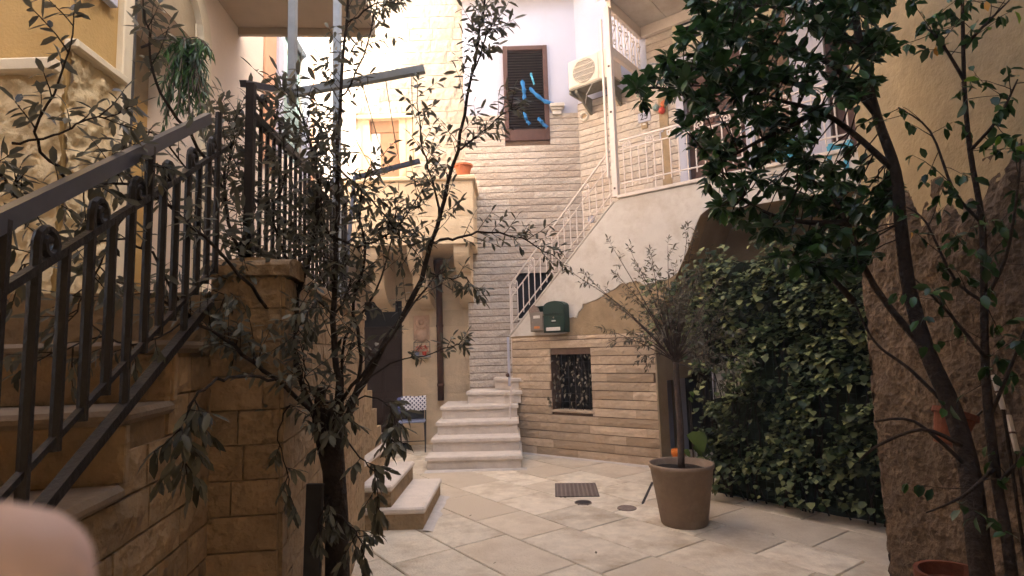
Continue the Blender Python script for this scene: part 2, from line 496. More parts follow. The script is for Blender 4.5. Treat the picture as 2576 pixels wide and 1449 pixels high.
def courses(parent, name, m, s0, s1, z0, z1, h, lens, gap, depth, jit, holes=(), seed=1, vgap=None, rk=.55, xcut=None):
    rng = random.Random(seed)
    z = z0; n = 0
    vgap = gap if vgap is None else vgap
    while z < z1 - h * .35:
        zt = min(z + h, z1)
        x = s0 - rng.uniform(0, lens[0])
        L, R = (s0, s1) if xcut is None else xcut((z + zt) / 2)
        while x < R:
            xe = x + rng.uniform(*lens)
            segs = [(max(x, L), min(xe, R))]
            for hh in holes:
                if hh[2] < zt - h * .25 and hh[3] > z + h * .25:
                    new = []
                    for a, b in segs:
                        if hh[1] <= a or hh[0] >= b: new.append((a, b))
                        else:
                            if a < hh[0]: new.append((a, hh[0]))
                            if b > hh[1]: new.append((hh[1], b))
                    segs = new
            for a, b in segs:
                if b - a > .035:
                    piece(a + vgap / 2, b - vgap / 2, z + gap / 2, zt - gap / 2, depth, rng, jit, rk=rk).build(name, m, parent)
                    n += 1
            x = xe
        z += h
    return n

# ------------------------------------------------------------------ frames of the place
A_ = ground(1297, 1137); B_ = ground(1660, 1176)
FLANK = Frame(A_.xy, (B_ - A_).xy)                       # front of the outside staircase
WING = Frame(A_.xy + FLANK.n * 1.15, FLANK.d)            # house behind the landing
CS = WING.px(1460, 400)[0]
CORNER = WING.w(CS, 0, 0)
YB = CORNER.y
BACK = Frame((0, YB), (1, 0))                            # white house
YD = 9.5
DOOR = Frame((0, YD), (1, 0))                            # old stone house with the balcony
LEFT = Frame((-2.2, 3.2), (-.06, 1))                     # left house
RIGHT = Frame((2.2, 3.55), (0, -1))                      # right house
STAIR = Frame((-.943, 1.37), (-.183, 1))                 # flank of the left stair
LAND_Z = 3.44
# ------------------------------------------------------------------ floor
def build_floor():
    base = MB().add([(-40, -40, -.014), (40, -40, -.014), (40, 40, -.014), (-40, 40, -.014)], [(0, 1, 2, 3)]).build('courtyard_floor', M['grout'])
    base['kind'] = 'structure'; base['label'] = 'pale worn limestone paving laid diagonally across the courtyard'
    rng = random.Random(5)
    ang = math.radians(-54)
    e1 = Vector((math.cos(ang), math.sin(ang))); e2 = Vector((-e1.y, e1.x))
    row = -4.6; n = 0
    c0 = Vector((.1, 5.0))
    while row < 4.6:
        w = rng.choice((.42, .5, .5, .58))
        t = -4.4 + rng.uniform(-.4, 0)
        while t < 4.4:
            l = rng.uniform(.5, .95)
            c = c0 + e1 * (t + l / 2) + e2 * (row + w / 2)
            seen = c.y > 3.0 and c.y < 9.6 and abs(c.x) < .62 * c.y + .6 and -2.7 < c.x < 3.1
            if seen:
                g = .005
                k = .006
                tz = rng.uniform(-.0015, .0015)
                a, b, d, e = t + g, t + l - g, row + g, row + w - g
                vs = []
                for (dx, z) in ((0, -.02), (0, -.006 + tz), (k, 0 + tz)):
                    for (x, y) in ((a + dx, d + dx), (b - dx, d + dx), (b - dx, e - dx), (a + dx, e - dx)):
                        p = c0 + e1 * x + e2 * y
                        vs.append((p.x, p.y, z))
                fs = [(8, 9, 10, 11)]
                for r in (0, 4):
                    for i in range(4):
                        fs.append((r + i, r + (i + 1) % 4, r + 4 + (i + 1) % 4, r + 4 + i))
                MB().add(vs, fs).build('tile', M['tile'], base)
                n += 1
            t += l
        row += w
    # pale cement wash where the walls meet the paving
    for pts, w in (([(FLANK.w(s, -.0, 0).xy) for s in np.linspace(.0, 2.25, 14)], .10),
                   ([Vector((x, 7.36)) for x in np.linspace(-1.15, .12, 10)], .07),
                   ([Vector((-.78, y)) for y in np.linspace(4.95, 6.1, 10)], .07)):
        mb = MB(); vs = []; fs = []
        for i, p in enumerate(pts):
            dd = (pts[min(i + 1, len(pts) - 1)] - pts[max(i - 1, 0)]).normalized()
            nn = Vector((dd.y, -dd.x))
            ww = w * rng.uniform(.6, 1.3)
            vs += [(p.x - nn.x * .02, p.y - nn.y * .02, .018), (p.x + nn.x * ww * .6, p.y + nn.y * ww * .6, .010), (p.x + nn.x * ww, p.y + nn.y * ww, .001)]
        for i in range(len(pts) - 1):
            for k in (0, 1):
                fs.append((3 * i + k, 3 * i + k + 1, 3 * i + k + 4, 3 * i + k + 3))
        mb.add(vs, fs).build('cement_seam', M['cement'], base)
    return base
floor = build_floor()

# ------------------------------------------------------------------ white house at the back
def build_white_house():
    h = thing('white_house', 'white plastered house with cream stone courses below, behind the outside stair', 'house', BACK.m)
    x0, x1, ztop = -.70, CORNER.x, 8.9
    w = (BACK.px(1264, 122)[0], BACK.px(1383, 330)[0]); wz = (BACK.px(1320, 356)[1], BACK.px(1320, 118)[1])
    dk = (BACK.px(1300, 740)[0], BACK.px(1392, 740)[0], BACK.px(1345, 800)[1], BACK.px(1345, 684)[1])
    win = (w[0], w[1], wz[0], wz[1])
    mb = wall_mesh(x0, x1 + .0, 0, ztop, .3, [win, dk])
    wall = mb.build('wall', M['white_plaster'], h)
    shell(MB(), x0 + .002, x1 + 3.6, .3, 5, 0, ztop - .01).build('rear_walls', M['white_plaster'], h)
    zs = BACK.px(1300, 289)[1]
    back = wall_mesh(x0 + .002, x1 - .002, .0, zs, .012, [win, dk])
    for i, v in enumerate(back.v): back.v[i] = (v[0], v[1] - .013, v[2])
    mw = back.build('mortar_bed', M['mortar'], h)
    mw.location = (0, 0, 0)
    st = link('stone_courses', None, None, h, Matrix.Translation((0, -.013, 0)))
    courses(st, 'stone', M['siding'], x0, x1, .80, zs, .1105, (.5, 1.0), .011, .022, .004, [win, dk], 11, vgap=.0015, rk=.78)
    # eave
    MB().box(x0 - .1, x1 + .3, -.22, .3, 7.32, 7.40).build('eave', M['cream_plaster'], h)
    # shuttered window
    win_o = link('shutter_window', None, None, h, Matrix.Translation((0, 0, 0)))
    fw = .075
    fr = MB()
    fr.bev(w[0], w[0] + fw, -.05, .08, wz[0], wz[1], .006).bev(w[1] - fw, w[1], -.05, .08, wz[0], wz[1], .006)
    fr.bev(w[0] + fw, w[1] - fw, -.046, .08, wz[1] - fw, wz[1], .006).bev(w[0] + fw, w[1] - fw, -.046, .08, wz[0], wz[0] + .19, .006)
    fr.build('frame', M['brown_wood'], win_o)
    MB().box(w[0] + .02, w[1] - .02, .07, .09, wz[0] + .02, wz[1] - .02).build('dark_interior', M['black'], win_o)
    z = wz[0] + .2
    sl = None
    while z < wz[1] - fw - .02:
        if sl is None:
            a, b = w[0] + fw - .004, w[1] - fw + .004
            sl = MB().add([(a, -.03, 0), (b, -.03, 0), (b, -.024, .006), (a, -.024, .006), (a, .02, .045), (b, .02, .045), (b, .026, .05), (a, .026, .05)],
                          [(0, 1, 2, 3), (0, 4, 5, 1), (3, 2, 6, 7), (4, 7, 6, 5), (0, 3, 7, 4), (1, 5, 6, 2)]).build('slat', M['dark_wood'], win_o, Matrix.Translation((0, 0, z)))
        else:
            c = sl.copy(); COL.objects.link(c); c.location = (0, 0, z)
        z += .047
    # dark low window seen through the stair railing
    d = link('stair_window', None, None, h, Matrix.Identity(4))
    MB().box(dk[0], dk[1], .06, .08, dk[2], dk[3]).build('pane', M['glass'], d)
    MB().box(dk[0], dk[1], -.02, .06, dk[2] - .03, dk[2] + .002).build('sill', M['cream_plaster'], d)
    # stone ledge and vent
    a, zt = BACK.px(1383, 267); b, zb = BACK.px(1419, 290)
    MB().bev(a, b, -.14, .02, zt - .06, zt, .008).bev(a + .02, b - .03, -.11, .02, zt - .10, zt - .06, .006).bev(a + .035, b - .045, -.08, .02, zb - .01, zt - .10, .006).build('stone_ledge', M['cream_plaster'], h)
    return h
build_white_house()

# ------------------------------------------------------------------ house behind the landing
def build_landing_house():
    h = thing('landing_house', 'cream stone house behind the upper landing with barred window and brown door', 'house', WING.m)
    s0, s1, ztop = CS, 6.2, 8.9
    d0, dz1 = WING.px(1722, 300)[0], LAND_Z + 2.1
    door = (d0, d0 + .85, LAND_Z, dz1)
    b0 = WING.px(1706, 60)[0]
    win = (b0, b0 + 1.25, WING.px(1722, 108)[1], WING.px(1722, 108)[1] + 1.15)
    lo0 = WING.px(1668, 1050)[0]
    low = (WING.px(1715, 1050)[0], WING.px(1715, 1050)[0] + .7, 0.0, 1.15)
    low2 = (4.2, 5.2, LAND_Z, LAND_Z + 2.1)
    holes = [door, win, low, low2]
    wall_mesh(s0, s1, 0, ztop, .3, holes).build('wall', M['white_plaster'], h)
    shell(MB(), s0 + .3, s1, .3, 4, 0, ztop - .01).build('rear_walls', M['cream_plaster'], h)
    zs = WING.px(1500, 248)[1]
    # split stone from stair foot up; upper left corner stays plaster
    mb2 = wall_mesh(s0 + .002, 1.86, 1.0, zs, .012, [])
    for q in (mb2,):
        for i, v in enumerate(q.v): q.v[i] = (v[0], v[1] - .013, v[2])
    mb2.build('mortar_bed', M['mortar'], h)
    mb3 = wall_mesh(1.862, 3.8, LAND_Z - .3, 7.6, .012, holes)
    for i, v in enumerate(mb3.v): mb3.v[i] = (v[0], v[1] - .013, v[2])
    mb3.build('mortar_bed', M['mortar'], h)
    st = link('stone_courses', None, None, h, Matrix.Translation((0, -.013, 0)))
    n = courses(st, 'stone', M['siding'], s0 + .004, 1.86, 1.9, zs, .1105, (.5, 1.0), .011, .020, .0035, [], 21, vgap=.0015, rk=.78)
    zz = zs - .1105 * 16
    n += courses(st, 'stone', M['siding'], 1.862, 3.35, zz, 7.4, .1105, (.5, 1.0), .011, .020, .0035, holes, 22, vgap=.0015, rk=.78)
    # grey strip of bare render beside the house number
    ps = WING.px(1664, 350)[0]
    MB().bev(ps, ps + .14, -.045, .0, LAND_Z, LAND_Z + 1.75, .006).build('bare_strip', M['render_coat'], h)
    # upper barred window
    wo = link('barred_window', None, None, h, Matrix.Identity(4))
    MB().box(win[0], win[1], .10, .12, win[2], win[3]).build('pane', M['glass'], wo)
    MB().bev(win[0] - .08, win[0], -.06, .1, win[2] - .08, win[3], .006).bev(win[1], win[1] + .08, -.06, .1, win[2] - .08, win[3], .006).bev(win[0], win[1], -.055, .1, win[2] - .08, win[2], .006).build('frame', M['moulding'], wo)
    z = win[2] + .08; bar = None
    while z < win[3]:
        if bar is None:
            bar = MB().tube([(win[0], -.045, 0), (win[1], -.045, 0)], .014, 6).build('bar', M['white_iron'], wo, Matrix.Translation((0, 0, z)))
        else:
            c = bar.copy(); COL.objects.link(c); c.location = (0, 0, z)
        z += .145
    # landing door
    for dd in (door, low2):
        do = link('landing_door', None, None, h, Matrix.Identity(4))
        MB().bev(dd[0], dd[1], .08, .13, dd[2], dd[3], .004).build('leaf', M['brown_wood'], do)
        for k in (0, 1):
            for x0, x1 in ((dd[0] + .08, (dd[0] + dd[1]) / 2 - .03), ((dd[0] + dd[1]) / 2 + .03, dd[1] - .08)):
                MB().bev(x0, x1, .064, .082, dd[2] + .15 + k * 1.0, dd[2] + 1.0 + k * .95, .012).build('panel', M['brown_wood'], do)
        MB().bev(dd[0] - .1, dd[0] + .015, -.05, .1, dd[2], dd[3] + .1, .006).bev(dd[1] - .015, dd[1] + .1, -.05, .1, dd[2], dd[3] + .1, .006).bev(dd[0] + .015, dd[1] - .015, -.045, .1, dd[3] - .01, dd[3] + .1, .006).build('frame', M['white_plaster'], do)
        MB().lathe([(.0, -.02), (.022, -.02), (.028, .0), (.02, .03), (.012, .065)], (dd[1] - .09, .04, dd[2] + 1.0), 12, 'Y').build('knob', M['grate'], do)
    vb = wall_mesh(1.95, 6.1, 0, 3.02, .012, [low])
    for i, v in enumerate(vb.v): vb.v[i] = (v[0], v[1] - .014, v[2])
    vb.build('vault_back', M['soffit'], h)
    # dark doorway under the vault, its darkness painted as a black panel
    do = link('dark_doorway', None, None, h, Matrix.Identity(4))
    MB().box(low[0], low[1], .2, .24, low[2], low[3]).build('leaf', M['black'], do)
    # round vent
    vs_, vz = WING.px(1473, 295)
    vt = link('round_vent', None, None, h, Matrix.Identity(4))
    MB().lathe([(.045, -.03), (.058, -.062), (.075, -.06), (.08, .0)], (vs_, 0, vz), 20, 'Y').build('rim', M['cream_plaster'], vt, smooth=True)
    MB().lathe([(.0, -.032), (.047, -.03)], (vs_, 0, vz), 20, 'Y').build('mesh', M['render_coat'], vt)
    vs_, vz = WING.px(1490, 552)
    MB().lathe([(.0, -.035), (.04, -.035), (.055, -.05), (.062, .0)], (vs_, 0, vz), 16, 'Y').build('small_vent', M['white_plaster'], h)
    return h
build_landing_house()

# ------------------------------------------------------------------ old stone house with balcony and dark door
BAL_Y = 8.15
def build_stone_house():
    h = thing('stone_house', 'old limestone house with a corbelled balcony above a dark doorway', 'house', DOOR.m)
    x0, x1, ztop = -3.2, -.70, 9.5
    dr = (DOOR.px(912, 900)[0], DOOR.px(1012, 900)[0], .20, DOOR.px(960, 757)[1])
    ud = (DOOR.px(912, 370)[0], DOOR.px(1022, 370)[0], 3.15, DOOR.px(970, 300)[1])
    wall_mesh(x0, x1 + .0, 0, ztop, .35, [dr, ud]).build('wall', M['block'], h)
    shell(MB(), x0, x1, .35, 4, 0, ztop - .01).build('rear_walls', M['block'], h)
    # smooth blocks beside the door, rock-faced ones above the balcony
    st = link('smooth_blocks', None, None, h, Matrix.Identity(4))
    courses(st, 'block', M['block'], x0, x1, .0, 3.0, .27, (.42, .62), .006, .012, .002, [dr], 31)
    st2 = link('rough_blocks', None, None, h, Matrix.Identity(4))
    lint = (ud[0] - .14, ud[1] + .14, ud[2], ud[3] + .06)
    courses(st2, 'block', M['rough_block'], x0, x1, 3.2, 9.3, .215, (.3, .5), .008, .035, .014, [lint], 32)
    # lower door
    do = link('front_door', None, None, h, Matrix.Identity(4))
    MB().bev(dr[0], dr[1], .12, .17, dr[2], dr[3] - .45, .004).build('leaf', M['dark_wood'], do)
    for k in range(3):
        z = dr[2] + .12 + k * .52
        for a, b in ((dr[0] + .06, (dr[0] + dr[1]) / 2 - .02), ((dr[0] + dr[1]) / 2 + .02, dr[1] - .06)):
            MB().bev(a, b, .105, .122, z, z + .42, .01).build('panel', M['dark_wood'], do)
    MB().box(dr[0], dr[1], .14, .16, dr[3] - .43, dr[3]).build('transom', M['glass'], do)
    MB().bev(dr[0], dr[1], .09, .18, dr[3] - .46, dr[3] - .42, .004).build('rail', M['dark_wood'], do)
    MB().bev(dr[0] - .1, dr[1] + .1, -.25, .3, .0, dr[2], .012).build('threshold', M['step'], do)
    # balcony
    bo = link('balcony', None, None, h, Matrix.Identity(4))
    yb = BAL_Y - YD
    bx0, bx1 = -2.75, DOOR.px(1190, 520, YD - BAL_Y)[0]
    zf, zt = 3.02, 4.02
    MB().box(bx0, bx1, yb, -.013, zf - .0, zf + .14).build('slab', M['block'], bo)
    MB().box(bx0, bx1, yb + .02, yb + .2, zf + .14, zt - .07).box(bx1 - .2, bx1 - .003, yb + .2, -.04, zf + .14, zt - .07).build('parapet', M['block'], bo)
    rng = random.Random(8)
    z = zf + .145
    while z < zt - .1:
        x = bx0 - rng.uniform(0, .3)
        while x < bx1:
            xe = x + rng.uniform(.45, .7)
            a, b = max(x, bx0) + .003, min(xe, bx1) - .003
            if b - a > .05: piece(a, b, z + .003, min(z + .262, zt - .075) - .003, .012, rng, .0015).build('block', M['block'], bo, Matrix.Translation((0, yb + .02, 0)))
            x = xe
        z += .262
    MB().bev(bx0 - .03, bx1 + .04, yb - .035, yb + .24, zt - .068, zt, .015).bev(bx1 - .23, bx1 + .038, yb + .24, -.04, zt - .068, zt - .002, .012).build('coping', M['block'], bo)
    for u in (937, 1048, 1163):
        c = DOOR.px(u, 650, YD - BAL_Y - .25)[0]
        prof = [(-.013, zf), (yb + .06, zf)]
        for i in range(9):
            a = math.pi / 2 * i / 8
            prof.append((yb + .06 + .0 + .55 * (1 - math.cos(a)) * .75 - .0, zf - .06 - .30 * math.sin(a)))
        prof.append((yb + .50, zf - .40))
        for i in range(1, 9):
            a = math.pi / 2 * i / 8
            prof.append((yb + .50 + .75 * (1 - math.cos(a)), zf - .40 - .42 * math.sin(a)))
        prof.append((-.013, zf - .86))
        flip_fix(MB().prism_x(prof, c - .11, c + .11).build('corbel', M['block'], bo))
    # balcony door
    uo = link('balcony_door', None, None, h, Matrix.Identity(4))
    MB().bev(ud[0] - .14, ud[1] + .14, -.06, .02, ud[3], ud[3] + .07, .008).build('lintel', M['moulding'], uo)
    MB().bev(ud[0], ud[0] + .12, -.02, .2, ud[2], ud[3], .005).bev(ud[1] - .12, ud[1], -.02, .2, ud[2], ud[3], .005).build('frame', M['orange'], uo)
    MB().bev(ud[0] + .12, ud[1] - .12, .1, .15, ud[2], ud[3] - .2, .004).build('leaf', M['tan'], uo)
    MB().bev(ud[0] + .12, ud[1] - .12, .08, .16, ud[3] - .2, ud[3], .004).build('roller_box', M['tan'], uo)
    MB().box(ud[0] + .13, ud[0] + .28, .085, .1, ud[2], ud[3] - .22).build('curtain', M['pane'], uo)
    return h
build_stone_house()

# ------------------------------------------------------------------ left house
def rough_grid(mb, s0, s1, z0, z1, step, amp, seed, y=0.0, ragged=0.0, kk=9.0):
    nx, nz = max(2, int((s1 - s0) / step)), max(2, int((z1 - z0) / step))
    vs = []; fs = []
    for k in range(nz + 1):
        for i in range(nx + 1):
            s = s0 + (s1 - s0) * i / nx; z = z0 + (z1 - z0) * k / nz
            q = Vector((s * kk + seed, z * kk, seed * 1.7))
            d = noise.noise(q) * .6 + abs(noise.noise(q * 2.7)) * .7
            f = 1.0
            if ragged: f = max(-.6, min(1.0, (z1 - ragged * (.6 + noise.noise(Vector((s * 4, seed, 0))) + .5 * noise.noise(Vector((s * 11, seed, 3)))) - z) / .06))
            vs.append((s, y - (.012 + amp * (d + .2)) * f, z))
    for k in range(nz):
        for i in range(nx):
            a = k * (nx + 1) + i
            fs.append((a, a + 1, a + nx + 2, a + nx + 1))
    return mb.add(vs, fs)

def build_left_house():
    h = thing('pink_house', 'left house with ochre and pale pink plaster, rough base and arched recess', 'house', LEFT.m)
    e0 = LEFT.px(300, 300)[0]; e1 = LEFT.px(418, 400)[0]; p0 = LEFT.px(500, 300)[0]
    ztop = 8.6
    s_end = 6.45
    s_near = LEFT.px(172, 200)[0]
    zm = 3.02
    # arched recess
    rec = (e0 + .02, p0 - .05, 1.70, 3.75)
    o0 = LEFT.px(700, 200)[0]; o1 = LEFT.px(742, 200)[0]
    win = (o0, o0 + .8, 3.6, 5.0)
    wall_mesh(s_near, s_end, 0, ztop, .35, [rec, win]).build('wall', M['pink'], h)
    MB().box(s_near + .01, rec[1] + .6, .351, 3.0, 0, ztop - .02).box(rec[1] + .6, s_end - .01, .45, 3.0, 0, ztop - .02).build('rear_walls', M['ochre'], h)
    # ochre coat over the nearer part
    for i, (a, b, c, d) in enumerate(((s_near, rec[0] - .0, zm + .05, ztop - .1), (rec[0], rec[1], 4.35, ztop - .1))):
        MB().box(a - .002, b, -.012, .002, c, d).build('ochre_coat', M['ochre'], h)
    ro = link('recess', None, None, h, Matrix.Identity(4))
    MB().box(rec[0], rec[1], .335, .349, 1.7, 3.3).build('back_panel', M['ochre'], ro)
    MB().box(rec[0], rec[1], .335, .349, 3.302, 3.75).build('tympanum', M['soffit'], ro)
    a0, a1 = rec[0], rec[0] + .20
    MB().bev(a0, a1, .05, .32, 1.72, 3.75, .01).build('shutter_leaf', M['board'], ro)
    # arch trim: a curved band round the top of the recess
    cx = (rec[0] + rec[1]) / 2; R = (rec[1] - rec[0]) / 2
    pts = []
    for rr in (R + .12, R - .005):
        row = [(cx + rr * math.cos(t), 3.75 + rr * math.sin(t) * .95) for t in np.linspace(0, math.pi, 17)]
        pts.append(row if rr > R else row[::-1])
    flip_fix(MB().prism([(x, z) for x, z in pts[0] + pts[1]], -.05, .0).build('arch_trim', M['moulding'], ro))
    MB().bev(rec[1], rec[1] + .12, -.05, 0, 1.7, 3.75, .006).build('jamb_trim', M['moulding'], ro)
    MB().bev(rec[0] - .09, rec[0], -.05, 0, 1.7, 5.2, .006).build('jamb_trim', M['moulding'], ro)
    MB().prism([(cx + (R - .01) * math.cos(t), 3.752 + (R - .01) * math.sin(t) * .95) for t in np.linspace(0, math.pi, 17)], -.006, .02).build('lunette', M['soffit'], ro)
    # rough base and its moulding on the receding face
    rb = link('rough_base', None, None, h, Matrix.Identity(4))
    rough_grid(MB(), s_near - .03, rec[0] - .09, 1.5, zm, .016, .042, 3.0, kk=13).build('roughcast', M['roughcast'], rb, smooth=True)
    MB().bev(s_near - .05, rec[0] - .05, -.07, .0, zm, zm + .05, .01).build('moulding', M['moulding'], rb)
    MB().bev(rec[0] - .088, rec[0] - .03, -.055, .0, 1.5, zm, .008).build('corner_trim', M['moulding'], rb)
    # frontal return to the left
    fm = Matrix.Translation((0, 0, 0))
    n0 = LEFT.w(s_near, 0, 0)
    wf = LEFT.m.inverted() @ Matrix.Translation((n0.x, n0.y - .03, 0))
    rt = link('front_return', None, None, h, wf)
    MB().box(-2.0, .012, .0, .029, 0, ztop).build('wall', M['ochre'], rt)
    rough_grid(MB(), -1.2, .02, 1.3, zm - .12, .016, .042, 9.0, kk=13).build('roughcast', M['roughcast'], rt, smooth=True)
    MB().bev(-1.2, .0, -.07, 0, zm - .14, zm - .07, .01).build('moulding', M['moulding'], rt)
    # small meter boxes high on the ochre wall
    a, z = LEFT.px(196, 70); 
    MB().bev(s_near + .02, s_near + .14, -.075, -.012, 3.42, 4.0, .006).build('meter_box', M['white_plaster'], h)
    MB().bev(s_near + .17, s_near + .27, -.055, -.012, 3.42, 3.60, .006).build('meter_box', M['white_plaster'], h)
    # sunlit window in a terracotta surround
    wo = link('sunny_window', None, None, h, Matrix.Identity(4))
    MB().bev(win[0] - .42, win[0] - .14, -.03, .0, 3.3, 6.2, .006).bev(win[1] + .14, win[1] + .42, -.03, 0, 3.3, 6.2, .006).bev(win[0] - .14, win[1] + .14, -.028, 0, win[3] + .14, 6.2, .006).build('surround', M['orange'], wo)
    MB().bev(win[0] - .14, win[0], -.06, .1, win[2] - .1, win[3] + .14, .006).bev(win[1], win[1] + .14, -.06, .1, win[2] - .1, win[3] + .14, .006).bev(win[0], win[1], -.056, .1, win[3], win[3] + .14, .006).build('frame', M['white_plaster'], wo)
    MB().bev(win[0], (win[0] + win[1]) / 2 - .005, .03, .08, win[2], win[3], .004).bev((win[0] + win[1]) / 2 + .005, win[1], .03, .08, win[2], win[3], .004).build('shutter', M['shutter'], wo)
    # slim wires down the pink wall
    for k, (ua, ub) in enumerate(((486, 478), (700, 770))):
        a = LEFT.px(ua, 60); b = LEFT.px(ub, 330)
        MB().tube([(a[0], -.02, a[1]), ((a[0] + b[0]) / 2 + .02, -.02, (a[1] + b[1]) / 2 - .05), (b[0], -.02, b[1])], .006, 5).build('cable', M['moulding'], h)
    return h
build_left_house()

# ------------------------------------------------------------------ right house
def build_right_house():
    h = thing('rough_house', 'right house with dark roughcast base and yellowish plaster above', 'house', RIGHT.m)
    H = 9.3
    p = [RIGHT.m.inverted() @ Vector((x, y, 0)) for x, y in ((2.212, -2.0), (2.212, 3.54), (2.96, 4.72), (4.6, 6.3), (7.0, 6.3), (7.0, -2.0))]
    flip_fix(MB().prism_z([(q.x, q.y) for q in p], 0, H).build('wall', M['yellow_plaster'], h))
    # rough coat: front face, arris and the return towards the ivy
    zr = 2.05
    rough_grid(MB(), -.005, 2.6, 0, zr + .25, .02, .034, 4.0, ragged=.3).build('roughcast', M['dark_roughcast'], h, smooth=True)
    ret = Frame((2.96, 4.72), (2.2 - 2.96, 3.55 - 4.72))
    rg = link('corner_return', None, None, h, RIGHT.m.inverted() @ ret.m)
    Lr = math.hypot(2.96 - 2.2, 4.72 - 3.55)
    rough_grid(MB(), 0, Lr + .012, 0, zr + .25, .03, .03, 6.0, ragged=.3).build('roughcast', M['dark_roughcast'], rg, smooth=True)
    # pale patch of bare plaster low on the wall
    return h
build_right_house()

# ------------------------------------------------------------------ unseen houses added to block sun and sky
def blocker_house(name, label, x0, x1, y0, y1, H, m):
    h = thing(name, label, 'house', Matrix.Translation(((x0 + x1) / 2, (y0 + y1) / 2, 0)))
    a, b = (x1 - x0) / 2, (y1 - y0) / 2
    MB().box(-a, a, -b, b, 0, H).build('wall', m, h)
    MB().box(-a - .15, a + .15, -b - .15, b + .15, H, H + .15).build('cornice', m, h)
    return h
blocker_house('sun_blocker', 'unseen tall cream house added behind the landing house to block the sun', 4.7, 10, .0, 7.9, 10.3, M['cream_plaster'])  # unseen, height set for where its shadow falls
blocker_house('sky_blocker', 'unseen cream house added behind the viewer to block skylight', -6, 6, -8, -4, 5.0, M['cream_plaster'])  # unseen, added to hold back skylight from behind
def build_overhead_blocker():  # unseen blocks added so the near foreground falls dark
    h = thing('overhead_blocker', 'unseen block added above the viewer to shade the foreground', 'house', Matrix.Translation((0, -1.2, 0)))
    MB().box(-2.75, 2.19, -2.79, 2.15, 3.3, 4.3).build('overhead_block', M['cream_plaster'], h)
    MB().box(-6.0, -2.751, -2.79, 2.4, 0, 5.0).build('side_blocker', M['ochre'], h)
build_overhead_blocker()
